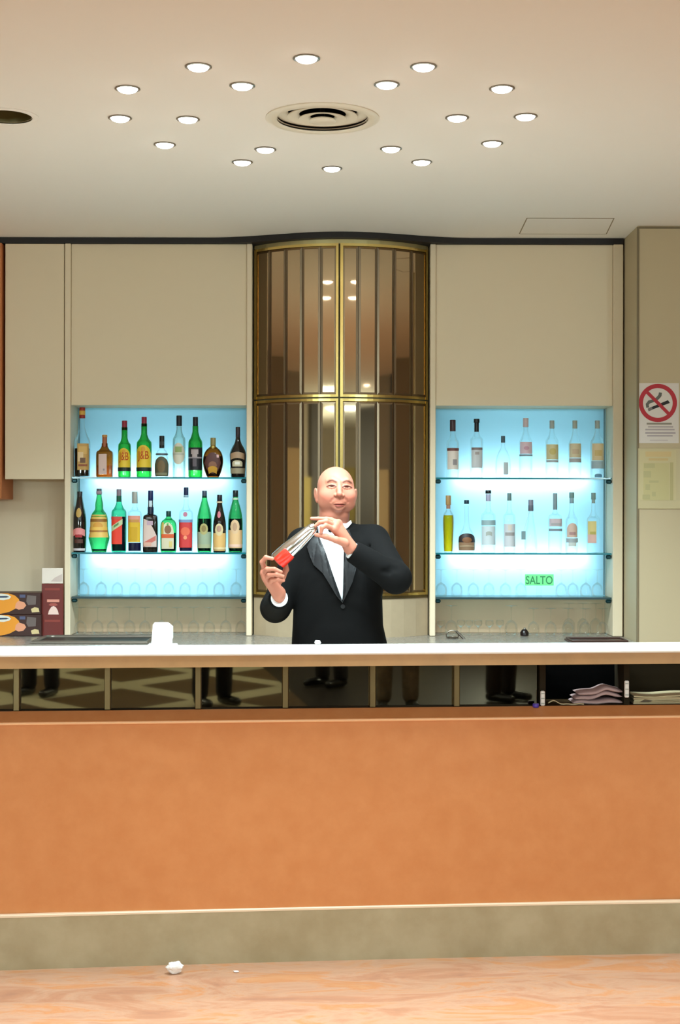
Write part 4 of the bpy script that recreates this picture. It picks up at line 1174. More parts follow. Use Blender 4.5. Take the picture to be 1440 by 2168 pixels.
# ================================================================== figures: smooth solids blended on a grid
class Field:
    def __init__(s, lo, hi, res):
        s.lo = np.array(lo, float); s.res = res
        s.n = np.ceil((np.array(hi)-s.lo)/res).astype(int)+1
        s.d = np.full(s.n, .5, np.float32)
    def _sub(s, lo, hi):
        a = np.clip(np.floor((np.array(lo)-s.lo)/s.res).astype(int), 0, s.n-1)
        b = np.clip(np.ceil((np.array(hi)-s.lo)/s.res).astype(int)+1, 1, s.n)
        if np.any(b <= a): return None
        g = [s.lo[i]+s.res*np.arange(a[i], b[i], dtype=np.float32) for i in range(3)]
        X, Y, Z = np.meshgrid(*g, indexing='ij')
        return tuple(slice(a[i], b[i]) for i in range(3)), X.astype(np.float32), Y.astype(np.float32), Z.astype(np.float32)
    def _join(s, sl, d, k, op):
        o = s.d[sl]
        if op == 'add':
            h = np.clip(.5+.5*(o-d)/k, 0, 1); s.d[sl] = o*(1-h)+d*h-k*h*(1-h)
        else:
            h = np.clip(.5-.5*(o+d)/k, 0, 1); s.d[sl] = o*(1-h)-d*h+k*h*(1-h)
        return s
    def cap(s, a, b, ra, rb, k=.01, op='add'):
        a, b = np.array(a, float), np.array(b, float)
        m = max(ra, rb)+k+.03
        q = s._sub(np.minimum(a, b)-m, np.maximum(a, b)+m)
        if q is None: return s
        sl, X, Y, Z = q
        ab = b-a; L = max(ab@ab, 1e-9)
        t = np.clip(((X-a[0])*ab[0]+(Y-a[1])*ab[1]+(Z-a[2])*ab[2])/L, 0, 1)
        d = np.sqrt((X-a[0]-t*ab[0])**2+(Y-a[1]-t*ab[1])**2+(Z-a[2]-t*ab[2])**2)-(ra+(rb-ra)*t)
        return s._join(sl, d, k, op)
    def chain(s, pts, rs, k=.01, op='add'):
        for i in range(len(pts)-1): s.cap(pts[i], pts[i+1], rs[i], rs[i+1], k, op)
        return s
    def ell(s, c, r, k=.01, op='add', rot=None):
        c, r = np.array(c, float), np.array(r, float)
        m = max(r)+k+.03
        q = s._sub(c-m, c+m)
        if q is None: return s
        sl, X, Y, Z = q
        x, y, z = X-c[0], Y-c[1], Z-c[2]
        if rot is not None:
            M = np.array(rot.to_3x3().transposed())
            x, y, z = (M[i,0]*x+M[i,1]*y+M[i,2]*z for i in range(3))
        k0 = np.sqrt((x/r[0])**2+(y/r[1])**2+(z/r[2])**2)
        k1 = np.sqrt((x/r[0]**2)**2+(y/r[1]**2)**2+(z/r[2]**2)**2)
        return s._join(sl, k0*(k0-1)/np.maximum(k1, 1e-6), k, op)
    def column(s, zs, cx, cy, ax, ay, k=.01, pw=2.4):
        """upright solid with an elliptic section that changes with height"""
        zs = np.array(zs); o = np.argsort(zs)
        it = lambda v, z: np.interp(z, zs[o], np.array(v)[o])
        m = .06
        q = s._sub((min(np.array(cx)-np.array(ax))-m, min(np.array(cy)-np.array(ay))-m, zs.min()-m), (max(np.array(cx)+np.array(ax))+m, max(np.array(cy)+np.array(ay))+m, zs.max()+m))
        sl, X, Y, Z = q
        A, B = it(ax, Z), it(ay, Z)
        rr = (np.abs((X-it(cx, Z))/A)**pw+np.abs((Y-it(cy, Z))/B)**pw)**(1/pw)
        d = (rr-1)*np.minimum(A, B)*.9
        d = np.maximum(d, np.maximum(zs.min()-Z, Z-zs.max()))
        return s._join(sl, d.astype(np.float32), k, 'add')
    def cutpoly(s, poly, y0, y1):
        """cut away everything in front between y0 and y1 inside an x-z outline"""
        P_ = np.array(poly)
        q = s._sub((P_[:,0].min()-.02, y0, P_[:,1].min()-.02), (P_[:,0].max()+.02, y1, P_[:,1].max()+.02))
        sl, X, Y, Z = q
        x, z = X[:,0,:], Z[:,0,:]
        inside = np.zeros(x.shape, bool); dist = np.full(x.shape, 9.0)
        n = len(P_)
        for i in range(n):
            (xa, za), (xb, zb_) = P_[i], P_[(i+1) % n]
            c = ((za > z) != (zb_ > z)) & (x < (xb-xa)*(z-za)/(zb_-za+1e-12)+xa); inside ^= c
            ex, ez = xb-xa, zb_-za
            t = np.clip(((x-xa)*ex+(z-za)*ez)/(ex*ex+ez*ez), 0, 1)
            dist = np.minimum(dist, np.hypot(x-xa-t*ex, z-za-t*ez))
        d2 = np.where(inside, -dist, dist)[:,None,:]*np.ones_like(Y)
        o = s.d[sl]; s.d[sl] = np.maximum(o, -d2).astype(np.float32)
        return s
    def below(s, z):
        g = s.lo[2]+s.res*np.arange(s.n[2]); s.d = np.maximum(s.d, (z-g)[None,None,:]).astype(np.float32); return s
    def above(s, z):
        g = s.lo[2]+s.res*np.arange(s.n[2]); s.d = np.maximum(s.d, (g-z)[None,None,:]).astype(np.float32); return s
    def mesh(s, smooth=0):
        d = s.d; nx, ny, nz = d.shape
        ins = d < 0
        corners = [(i,j,k) for i in (0,1) for j in (0,1) for k in (0,1)]
        cnt = np.zeros((nx-1,ny-1,nz-1), np.int8)
        for i,j,k in corners: cnt += ins[i:nx-1+i, j:ny-1+j, k:nz-1+k]
        act = np.argwhere((cnt > 0) & (cnt < 8))
        idx = np.full(cnt.shape, -1, np.int64); idx[tuple(act.T)] = np.arange(len(act))
        acc = np.zeros((len(act),3)); num = np.zeros(len(act))
        for a in range(3):
            for u in (0,1):
                for w in (0,1):
                    o0 = [0,0,0]; o1 = [0,0,0]
                    oth = [q for q in range(3) if q != a]
                    o0[oth[0]] = o1[oth[0]] = u; o0[oth[1]] = o1[oth[1]] = w; o1[a] = 1
                    p0 = act+o0; p1 = act+o1
                    v0 = d[tuple(p0.T)]; v1 = d[tuple(p1.T)]
                    c = (v0 < 0) != (v1 < 0)
                    t = np.where(c, v0/np.where(c, v0-v1, 1), 0)
                    p = p0+(p1-p0)*t[:,None]
                    acc[c] += p[c]; num[c] += 1
        V = s.lo+s.res*acc/num[:,None]
        Fs = []
        for a in range(3):
            b, c = (a+1) % 3, (a+2) % 3
            sh = [slice(None)]*3; sh2 = [slice(None)]*3
            sh[a] = slice(0,-1); sh2[a] = slice(1,None)
            i0, i1 = ins[tuple(sh)], ins[tuple(sh2)]
            e = np.argwhere(i0 != i1)
            e = e[(e[:,b] > 0) & (e[:,c] > 0) & (e[:,b] < d.shape[b]-1) & (e[:,c] < d.shape[c]-1)]
            fl = i0[tuple(e.T)]
            def at(db, dc):
                q = e.copy(); q[:,b] += db; q[:,c] += dc; return idx[tuple(q.T)]
            q = np.stack([at(-1,-1), at(0,-1), at(0,0), at(-1,0)], 1)
            q[~fl] = q[~fl][:, ::-1]
            Fs.append(q)
        Fq = np.concatenate(Fs)
        for _ in range(smooth):
            A = np.zeros_like(V); n = np.zeros(len(V))
            for i in range(4):
                u, w = Fq[:,i], Fq[:,(i+1) % 4]
                np.add.at(A, u, V[w]); np.add.at(n, u, 1); np.add.at(A, w, V[u]); np.add.at(n, w, 1)
            V = .5*V+.5*A/n[:,None]
        return V, Fq
def fmesh_obj(name, parts_, mat, parent, loc=None):
    v, f, b = [], [], 0
    for V, Fq in parts_:
        v.append(V); f.append(Fq+b); b += len(V)
    v = np.concatenate(v); f = np.concatenate(f)
    L = ROOTLOC[parent.name] if parent is not None else Vector(loc or (0,0,0))
    me = bpy.data.meshes.new(name)
    me.vertices.add(len(v)); me.vertices.foreach_set('co', (v-np.array(L)).astype(np.float32).ravel())
    me.loops.add(f.size); me.loops.foreach_set('vertex_index', f.ravel().astype(np.int32))
    me.polygons.add(len(f)); me.polygons.foreach_set('loop_start', np.arange(0, f.size, 4, dtype=np.int32))
    me.polygons.foreach_set('loop_total', np.full(len(f), 4, np.int32))
    me.update(calc_edges=True); me.validate()
    me.polygons.foreach_set('use_smooth', [True]*len(me.polygons))
    me.materials.append(mat)
    o = bpy.data.objects.new(name, me); COL.objects.link(o)
    if parent is not None: o.parent = parent
    else: o.location = L
    ROOTLOC[o.name] = L
    return o, v

# ---------------- skin with painted tones (lips, brows, lids, shaved scalp)
M_skin = bpy.data.materials.new('skin'); M_skin.use_nodes = True
_b = M_skin.node_tree.nodes['Principled BSDF']
_a = M_skin.node_tree.nodes.new('ShaderNodeVertexColor'); _a.layer_name = 'tone'
M_skin.node_tree.links.new(_a.outputs['Color'], _b.inputs['Base Color'])
_b.inputs['Roughness'].default_value = .55
_b.inputs['Specular IOR Level'].default_value = .3
_b.inputs['Subsurface Weight'].default_value = .12
_b.inputs['Subsurface Radius'].default_value = (.010, .004, .002)
SKIN = np.array(srgb(184, 116, 94))
def seg_dist(V, a, b):
    a, b = np.array(a), np.array(b); ab = b-a
    t = np.clip(((V-a)@ab)/max(ab@ab, 1e-9), 0, 1)
    return np.linalg.norm(V-a-t[:,None]*ab, axis=1)

# ---------------- the bartender
DM = 6.10
def B(px, py, dy=0.0):
    p = P(px, py, DM); return (p.x, p.y+dy, p.z)
def H(px, py, D):
    p = P(px, py, D); return (p.x, p.y, p.z)
man = thing('person', (PX(716, DM), DM, 0), 'bald man in a black dinner jacket holding up a shaker behind the bar', 'person')
# head, 1.8 mm grid
lo = np.array(B(640, 1150, -.15)); hi = np.array(B(782, 975, .16))
hd = Field(lo, hi, .0018)
hd.ell(B(710.5,1030,.015), (.0765,.092,.083), .01)
hd.ell(B(711,1056,-.018), (.068,.074,.056), .03)
hd.ell(B(717.5,1040,-.030), (.058,.058,.060), .03)
hd.ell(B(717,1075,-.072), (.022,.019,.015), .018)
hd.ell(B(694,1050,-.050), (.030,.032,.026), .022).ell(B(739,1051,-.048), (.027,.032,.026), .022)
hd.ell(B(689,1066,-.032), (.026,.030,.026), .022).ell(B(739,1067,-.030), (.025,.030,.026), .022)
hd.ell(B(709,1092,-.008), (.056,.050,.026), .03)
hd.cap(B(708,1072,.022), B(706,1140,.030), .060, .067, .025)
def front_y(px, py):
    """depth of the first surface met at a pixel"""
    x, z = PX(px, DM), PZ(py, DM)
    i, k_ = int(round((x-hd.lo[0])/hd.res)), int(round((z-hd.lo[2])/hd.res))
    col = hd.d[i, :, k_]; j = int(np.argmax(col < 0))
    t = col[j-1]/(col[j-1]-col[j])
    return hd.lo[1]+hd.res*(j-1+t)
def S(px, py, off=0.0):
    return (PX(px, DM), front_y(px, py)+off, PZ(py, DM))
def SL(pts, off=0.0): return [S(a, b, off) for a, b in pts]
hd.chain(SL([(696,1019.5),(704,1017.5),(711,1019.5)], .006), [.0065,.0085,.0065], .014)
hd.chain(SL([(727,1020),(734,1018.5),(741,1021.5)], .006), [.0065,.0085,.0065], .014)
hd.chain([B(718,1022,-.083), B(718.5,1036,-.096), B(719,1046.5,-.109)], [.0072,.0082,.0118], .010)
hd.ell(B(711.8,1049,-.097), (.0080,.010,.0070), .006).ell(B(725.8,1049.5,-.096), (.0080,.010,.0070), .006)
hd.ell(B(714.8,1052.2,-.106), (.0042,.006,.0032), .003, 'sub').ell(B(723.3,1052.6,-.105), (.0042,.006,.0032), .003, 'sub')
hd.ell(S(718,1062,.010), (.022,.014,.012), .014)
EYES = ((702.3,1030.3), (734.8,1031.6))
ec = [S(a, b, .0146) for a, b in EYES]
lu = [SL([(693.5,1030.5),(698,1028.3),(703,1027.6),(708,1028.6),(711,1031)], .0012), SL([(726,1031.6),(729,1029.4),(734,1028.8),(739,1029.8),(743.5,1032.6)], .0012)]
ll = [SL([(693.5,1031.3),(698,1033.2),(703,1033.6),(708,1033),(711,1031.6)], .0012), SL([(726,1032.4),(729,1034.2),(734,1034.9),(739,1034.6),(743.5,1033.2)], .0012)]
for a, b in EYES: hd.ell(S(a, b-.3, -.0105), (.0160,.0150,.0085), .008, 'sub')
for i in (0, 1):
    hd.chain(lu[i], [.0024,.0040,.0046,.0040,.0024], .003); hd.chain(ll[i], [.0020,.0029,.0032,.0029,.0020], .003)
FOLD = [[(708.5,1054),(703.5,1058.5),(700.5,1063.5)], [(729.5,1054.5),(733.5,1058.5),(736.5,1064)]]
for q in FOLD: hd.chain(SL(q, -.0012), [.0028,.0034,.0030], .006, 'sub')
UL = SL([(709,1067.6),(713,1066.4),(718,1066.8),(723,1066.4),(728,1067.8)], .0012)
LL = SL([(710,1070.2),(714,1071.4),(718.3,1071.8),(723,1071.4),(727,1070.2)], .0010)
CR = SL([(706.5,1068.6),(712,1068.8),(718,1069.2),(724,1068.9),(731,1068.8)], -.0016)
hd.chain(UL, [.0022,.0034,.0034,.0034,.0022], .003).chain(LL, [.0026,.0042,.0046,.0042,.0026], .003)
hd.chain(CR, [.0014,.0020,.0022,.0020,.0014], .002, 'sub')
hd.ell(S(718,1077,-.003), (.014,.006,.0035), .008, 'sub')
# ears
RE = Matrix.Rotation(.28, 4, 'Z') @ Matrix.Rotation(-.12, 4, 'Y')
RE2 = Matrix.Rotation(-.28, 4, 'Z') @ Matrix.Rotation(.12, 4, 'Y')
hd.ell(B(669.5,1048,.012), (.0085,.019,.031), .006, 'add', RE).ell(B(666.5,1045,-.002), (.004,.008,.016), .006, 'sub').ell(B(672,1060,.006), (.006,.009,.010), .006)
hd.ell(B(752,1049,.020), (.0075,.019,.029), .006, 'add', RE2).ell(B(755.5,1047,.008), (.004,.008,.015), .006, 'sub')
Vh, Fh = hd.mesh(1)
# hands, 1.5 mm grid
D0 = .05
def hand(palm, wrist, fingers, thumb, lo, hi, arm):
    f = Field(lo, hi, .0016)
    f.cap(arm, wrist, .0262, .0252, .012)
    for m in palm: f.cap(wrist, m, .0215, .0130, .012)
    for a, b in zip(palm[:-1], palm[1:]): f.cap(a, b, .0125, .0120, .010)
    for ch in fingers: f.chain(ch, [.0108, .0100, .0088, .0070], .0028)
    f.chain(thumb, [.0170, .0130, .0108, .0078], .006)
    return f.mesh(1)
# his left hand, on the right of the photo: fingers over the narrow end, thumb under it
LH = dict(
 wrist=H(742,1160,5.812),
 arm=H(754,1172,5.835),
 index=[H(707,1120,5.755), H(690,1113,5.735), H(682,1117,5.728), H(680,1127,5.730)],
 middle=[H(710,1113,5.765), H(691,1104,5.742), H(677,1106,5.735), H(668,1113,5.735)],
 ring=[H(713,1108,5.785), H(692,1100,5.770), H(674,1098.5,5.760), H(660,1098,5.755)],
 pinky=[H(717,1107,5.805), H(702,1101,5.805), H(691,1098.5,5.805), H(681,1098,5.800)],
 thumb=[H(731,1150,5.765), H(712,1143,5.745), H(690,1136,5.738), H(669,1132,5.742)])
# his right hand, on the left of the photo: closed round the red end
RH = dict(
 wrist=H(590,1256,5.785),
 arm=H(592,1276,5.825),
 index=[H(561,1206,5.755), H(555,1190,5.735), H(563,1180,5.722), H(577,1183,5.712)],
 middle=[H(559,1214,5.750), H(566,1205,5.718), H(581,1205,5.704), H(595,1211,5.712)],
 ring=[H(563,1224,5.752), H(570,1217,5.718), H(585,1216,5.706), H(599,1220,5.716)],
 pinky=[H(569,1234,5.758), H(576,1228,5.726), H(588,1226,5.714), H(600,1229,5.724)],
 thumb=[H(582,1240,5.790), H(598,1222,5.800), H(606,1206,5.800), H(606,1194,5.795)])
def mkhand(d):
    pts = [p for k_ in d.values() for p in (k_ if isinstance(k_, list) else [k_])]
    a = np.array(pts)
    fs = [d[k_] for k_ in ('index','middle','ring','pinky')]
    return hand([q[0] for q in fs], d['wrist'], fs, d['thumb'], a.min(0)-.035, a.max(0)+.035, d['arm'])
VL, FL = mkhand(LH); VR, FR = mkhand(RH)
# body under the clothes, 9 mm grid
SHR, ELR, CUR = B(642,1152,.01), B(584,1285,-.05), H(591,1268,5.81)
SHL, ELL, CUL = B(790,1146,.01), H(838,1224,5.86), H(753,1171,5.83)
HIPZ = .93
xc = PX(717, DM)
bd = Field((xc-.34, 5.70, .02), (xc+.34, 6.34, 1.53), .009)
tz = [.80,.93,1.05,1.20,1.35,1.44,1.49]
bd.column(tz, [xc]*7, [DM+.02]*7, [.165,.165,.165,.165,.17,.14,.06], [.10,.105,.115,.105,.085,.065,.05], .02)
for sgn in (-1, 1):
    hp = (xc+sgn*.09, DM+.02, .90); kn = (xc+sgn*.10, DM, .50); an = (xc+sgn*.10, DM+.03, .10)
    bd.cap(hp, kn, .080, .055, .03).cap(kn, an, .052, .036, .02).cap(an, (an[0]+sgn*.02, DM-.12, .055), .034, .028, .02)
bd.chain([SHR, ELR, CUR], [.048,.038,.026], .02).chain([SHL, ELL, CUL], [.048,.038,.026], .02)
Vb, Fb = bd.mesh(1)
body, Vall = fmesh_obj('body', [(Vh,Fh),(VL,FL),(VR,FR),(Vb,Fb)], M_skin, man)
# skin tones, with dark lines painted at the eye slits and mouth crease
tone = np.tile(SKIN, (len(Vall), 1))
nh_ = len(Vh)
def blend(mask, col):
    global tone
    tone = tone*(1-mask[:,None])+np.array(col)*mask[:,None]
sm_ = lambda d, r0, r1: np.clip((r1-d)/(r1-r0), 0, 1)
head_only = np.zeros(len(Vall)); head_only[:nh_] = 1
nz_ = noise
blend(.55*sm_(np.linalg.norm((Vall-np.array(B(690,1052,-.09)))/np.array([1,1,1]), axis=1), .006, .036)*head_only, srgb(196,108,90))
blend(.55*sm_(np.linalg.norm(Vall-np.array(B(742,1052,-.085)), axis=1), .006, .034)*head_only, srgb(196,108,90))
blend(.45*sm_(np.linalg.norm(Vall-np.array(B(719,1047,-.115)), axis=1), .004, .018)*head_only, srgb(192,100,84))
blend(.35*sm_(np.abs(Vall[:,2]-B(0,1078)[2])/.03, .3, 1)*sm_(np.abs(Vall[:,0]-B(716,0)[0])/.055, .6, 1)*head_only*(Vall[:,1] < DM), srgb(160,102,88))   # shaved beard
hairline = np.clip((Vall[:,1]-(DM-.035))/.03, 0, 1)*np.clip((Vall[:,2]-B(0,1050)[2])/.02, 0, 1)*np.clip((B(0,1000)[2]-Vall[:,2])/.02, 0, 1)
blend(.35*hairline*head_only, srgb(150,118,98))
front = head_only*(Vall[:,1] < DM-.03)
V2 = Vall*np.array([1,0,1])
flat2 = lambda p: (p[0], 0, p[2])
fx = lambda a, b: (PX(a, DM), 0, PZ(b, DM))
def line2(pts): return np.minimum.reduce([seg_dist(V2, fx(*pts[i]), fx(*pts[i+1])) for i in range(len(pts)-1)])
blend(.8*sm_(lips2 := np.minimum(line2([(710,1068),(714,1067),(718,1067.3),(723,1067),(727,1068)])+.0008, line2([(711,1070.4),(718.3,1071.3),(726,1070.4)])), .0024, .0050)*front, srgb(138,58,52))
blend(.8*sm_(line2([(707,1068.8),(718,1069.2),(730.5,1068.9)]), .0006, .0022)*front, srgb(92,34,30))
for pts in ([(694.5,1021.5),(698,1018.8),(704,1017.8),(711.5,1021.5)], [(726.5,1022),(733,1018.8),(738,1019.6),(743,1022.8)]):
    blend(.85*sm_(line2(pts), .0018, .0058)*front, srgb(84,44,36))
for pts in ([(693,1030.6),(698,1028.8),(703,1028.2),(708,1029),(711.5,1031)], [(725.6,1031.8),(729,1029.9),(734,1029.4),(739,1030.3),(744,1032.8)]):
    blend(.9*sm_(line2(pts), .0018, .0048)*front, srgb(66,28,24))
for pts in ([(695,1033.2),(703,1034),(709,1033)], [(728,1034.4),(735,1035.2),(742,1034)]):
    blend(.4*sm_(line2(pts), .0010, .0034)*front, srgb(120,58,50))
# nails
for d in (LH, RH):
    for k_ in ('index','middle','ring','pinky','thumb'):
        tip, pv = np.array(d[k_][3]), np.array(d[k_][2])
        blend(.25*sm_(np.linalg.norm(Vall-tip-(tip-pv)*.1, axis=1), .004, .010)*(1-head_only), srgb(206,136,118))
att = body.data.color_attributes.new('tone', 'FLOAT_COLOR', 'POINT')
att.data.foreach_set('color', np.concatenate([tone, np.ones((len(tone),1))], 1).astype(np.float32).ravel())
for c in ec:
    ey = part('eye', MB().lathe([(.0125*math.sin(a), -.0125*math.cos(a)) for a in [.02+i*3.1/14 for i in range(15)]], c, 24), pbr('eye_white', srgb(128,100,90), .3), body, 'all')
    part('iris', MB().lathe([(.0058*math.sin(a)+.0001, .0058*math.cos(a)) for a in [i*math.pi/8 for i in range(9)]], (c[0]+.0006, c[1]-.0078, c[2]-.0004), 16), pbr('iris_brown', srgb(40,22,18), .15), ey, 'all')

# ---------------- clothes
M_jack = pbr('black_wool', srgb(13,12,12), .9, spec=.12)
M_satin = pbr('black_satin', srgb(22,21,23), .5, spec=.35)
M_shirt = pbr('white_shirt', srgb(246,246,248), .7)
JZ = [.74,.86,.98,1.03,1.10,1.22,1.32,1.40,1.455,1.495]
def jx(l, r): return ((PX(l,DM)+PX(r,DM))/2, (PX(r,DM)-PX(l,DM))/2)
_prof = [(606,832),(610,830),(617,822),(618,820),(620,812),(622,810),(624,818),(634,812),(650,790),(672,752)]
JC = [jx(*q)[0] for q in _prof]; JA = [jx(*q)[1] for q in _prof]
JB = [.150,.150,.152,.152,.150,.140,.130,.115,.095,.075]
jk = Field((xc-.36, 5.72, .70), (xc+.36, 6.36, 1.56), .0048)
jk.column(JZ, JC, [DM+.02]*10, JA, JB, .03, 2.3)
for sh in (SHR, SHL):
    jk.cap((xc, DM+.03, 1.475), (sh[0], sh[1], sh[2]+.0), .058, .060, .04)
def toward(a, b, t): return tuple(np.array(a)+(np.array(b)-np.array(a))*t)
jk.chain([SHR, ELR], [.066,.058], .03).cap(ELR, CUR, .060, .044, .02)
jk.chain([SHL, ELL], [.068,.060], .03).cap(ELL, CUL, .062, .046, .02)
# folds where the sleeves bend
for c, nrm in ((ELL, .0), (ELR, .0)):
    for i in range(3):
        a = np.array(c)+np.array([-.03*i+.02,-.062,.02-.012*i]); jk.cap(a-np.array([.012,0,-.035]), a+np.array([.012,0,.03]), .0035, .0035, .02, 'sub')
for (a, b) in ((B(770,1150,-.10), B(812,1175,-.10)), (B(778,1190,-.16), B(820,1200,-.16))):
    jk.cap(a, b, .006, .006, .014, 'sub')
for (a, b) in ((B(650,1240,-.14), B(700,1262,-.15)), (B(800,1262,-.14), B(750,1272,-.15))):
    jk.cap(a, b, .004, .004, .014, 'sub')
Vpoly = [(672,1100),(733,1100),(728,1128),(729,1172),(729,1236),(725,1274),(703,1212),(688,1166),(674,1136)]
jk.cutpoly([(PX(a,5.97), PZ(b,5.97)) for a, b in Vpoly], 5.70, DM+.0)
# neck hole and sleeve ends
jk.cap(B(707,1116,.015), B(706,1080,.02), .066, .080, .006, 'sub')
def cuff_cut(f, c, el, r=.07):
    d = np.array(c)-np.array(el); d /= np.linalg.norm(d)
    f.cap(np.array(c)+d*(r+.006), np.array(c)+d*(r+.02), r, r, .004, 'sub')
cuff_cut(jk, CUR, ELR); cuff_cut(jk, CUL, ELL)
jk.below(.76)
Vj, Fj = jk.mesh(2)
jacket, _ = fmesh_obj('jacket', [(Vj,Fj)], M_jack, man)
sf = Field((xc-.30, 5.74, .80), (xc+.30, 6.34, 1.56), .0055)
sf.column(JZ, JC, [DM+.02]*10, [a-.014 for a in JA], [b-.013 for b in JB], .03, 2.3)
sf.cap(B(707,1138,.015), B(706,1112,.020), .074, .070, .02)
sf.above(PZ(1108, DM))
sf.below(.84)
Vs, Fs_ = sf.mesh(2)
shirt, _ = fmesh_obj('shirt', [(Vs,Fs_)], M_shirt, man)
def cuff(c, el, r, name):
    f = Field(np.array(c)-.09, np.array(c)+.09, .003)
    d = np.array(c)-np.array(el); d /= np.linalg.norm(d)
    c = np.array(c)
    f.cap(c-d*.03, c+d*.014, r, r*.93, .004)
    f.cap(c+d*(.016+.05), c+d*.10, .05, .05, .003, 'sub')
    V, Q = f.mesh(1)
    fmesh_obj(name, [(V,Q)], M_shirt, shirt)
cuff(CUR, ELR, .037, 'shirt_cuff'); cuff(CUL, ELL, .037, 'shirt_cuff')
# collar wings, bow tie, lapels laid on the jacket
def tree_of(V, Q): return BVHTree.FromPolygons([tuple(p) for p in V], [tuple(int(i) for i in q) for q in Q])
TJ, TS = tree_of(Vj, Fj), tree_of(Vs, Fs_)
def drape(name, outline, mat, parent, tree, lift=.004, thick=.003, step=.006, D=5.96, back=None):
    pts = [Vector((PX(a,D), 0, PZ(b,D))) for a, b in outline]
    import bmesh
    bm = bmesh.new(); bm.faces.new([bm.verts.new((p.x, 0, p.z)) for p in pts])
    bmesh.ops.triangulate(bm, faces=bm.faces[:])
    for _ in range(5):
        es = [e for e in bm.edges if e.calc_length() > step]
        if not es: break
        bmesh.ops.subdivide_edges(bm, edges=es, cuts=1); bmesh.ops.triangulate(bm, faces=bm.faces[:])
    ok = []
    last = 5.95
    hits = {}
    for v in bm.verts:
        o = Vector((v.co.x*5.4/D*1.0, 5.4, CZ+(v.co.z-CZ)*5.4/D))
        dr = (Vector((v.co.x, D, v.co.z))-Vector((0,0,CZ))).normalized()
        h = tree.ray_cast(o, dr, 2.0)
        hits[v.index] = h
    bm.verts.index_update()
    vals = [h[0].y for h in hits.values() if h[0] is not None]
    med = sorted(vals)[len(vals)//2] if vals else 5.96
    nb = []
    for v in bm.verts:
        dr = (Vector((v.co.x, D, v.co.z))-Vector((0,0,CZ))).normalized()
        h = hits[v.index]
        if h[0] is not None and abs(h[0].y-med) < .09: y = h[0].y
        else: y = med
        nb.append((v, y))
    ys = {v.index: y for v, y in nb}
    for _ in range(14):
        ys = {v.index: .4*ys[v.index]+.6*sum(ys[e.other_vert(v).index] for e in v.link_edges)/max(1, len(v.link_edges)) if not v.is_boundary or True else ys[v.index] for v in bm.verts}
    for v, y in nb:
        y = ys[v.index]-lift
        dr = (Vector((v.co.x, D, v.co.z))-Vector((0,0,CZ)))
        v.co = Vector((0,0,CZ))+dr*(y/dr.y)
    n = len(bm.verts); bm.verts.index_update()
    vs = [tuple(v.co) for v in bm.verts]; fs = [tuple(v.index for v in f.verts) for f in bm.faces]
    be = [tuple(v.index for v in e.verts) for e in bm.edges if e.is_boundary]
    bm.free()
    vs += [(p[0], p[1]+thick, p[2]) for p in vs]
    fs += [tuple(i+n for i in f)[::-1] for f in fs] + [(a, b, b+n, a+n) for a, b in be]
    m_ = MB(); m_.v, m_.f, m_.m = vs, fs, [0]*len(fs)
    return part(name, m_, mat, parent, True)
drape('lapel', [(673,1130),(682,1150),(690,1170),(704,1213),(727,1278),(713,1262),(700,1240),(684,1214),(664,1196),(656,1176),(650,1158),(660,1140)], M_satin, jacket, TJ, lift=.012, thick=.014)
drape('lapel', [(731,1118),(729,1134),(729,1182),(729,1236),(726,1276),(736,1256),(747,1232),(754,1206),(757,1188),(754,1168),(747,1142),(740,1122)], M_satin, jacket, TJ, lift=.012, thick=.014)
part('collar_wing', MB().prism([B(a,b,c) for a,b,c in ((722,1121,-.066),(731,1110,-.052),(743,1101,-.018),(745,1107,-.020),(737,1116,-.050),(726,1124,-.066))], (0,.005,0)), M_shirt, shirt)
0 and drape('collar_wing', [(674,1112),(684,1118),(704,1121),(700,1127),(684,1126),(676,1120)], M_shirt, shirt, TS, lift=.008, thick=.006, D=6.0)
part('button', MB().lathe([(.001,-.004),(.008,-.003),(.009,0)], (0,0,0), 16), M_satin, jacket) if False else None
bw = Field(np.array(B(668,1150,-.20)), np.array(B(760,1095,-.02)), .003)
yb = -.088
bw.ell(B(713,1122,yb), (.010,.010,.010), .004)
for sx in (-1, 1):
    bw.cap(B(711,1122,yb), B(711+sx*10,1121.5,yb+.008), .006, .012, .004)
V, Q = bw.mesh(1); fmesh_obj('bow_tie', [(V,Q)], M_satin, shirt)
# button on the jacket front
h = TJ.ray_cast(Vector(P(726,1284,5.4)), (Vector(P(726,1284,6))-Vector((0,0,CZ))).normalized())
if h[0] is not None:
    c = h[0]
    part('button', MB().tube([(c.x, c.y-.004, c.z), (c.x, c.y+.004, c.z)], .009, 16), M_satin, jacket, True)
# trousers and shoes
tr = Field((xc-.30, 5.80, .03), (xc+.30, 6.40, .92), .008)
tr.column([.70,.80,.90], [xc]*3, [DM+.02]*3, [.178,.176,.174], [.128,.126,.124], .02)
for sgn in (-1, 1):
    tr.chain([(xc+sgn*.09, DM+.02, .78), (xc+sgn*.10, DM, .48), (xc+sgn*.10, DM+.03, .08)], [.096,.074,.060], .02)
tr.below(.06)
V, Q = tr.mesh(1); fmesh_obj('trousers', [(V,Q)], M_jack, man)
for sgn in (-1, 1):
    f = Field((xc+sgn*.12-.10, 5.76, -.01), (xc+sgn*.12+.10, 6.26, .14), .006)
    f.cap((xc+sgn*.10, DM+.05, .045), (xc+sgn*.125, DM-.15, .038), .044, .036, .01).cap((xc+sgn*.10, DM+.03, .06), (xc+sgn*.10, DM+.03, .10), .045, .045, .02)
    f.below(.0035); V, Q = f.mesh(1); fmesh_obj('shoe', [(V,Q)], pbr('black_leather', srgb(16,14,14), .25), man)

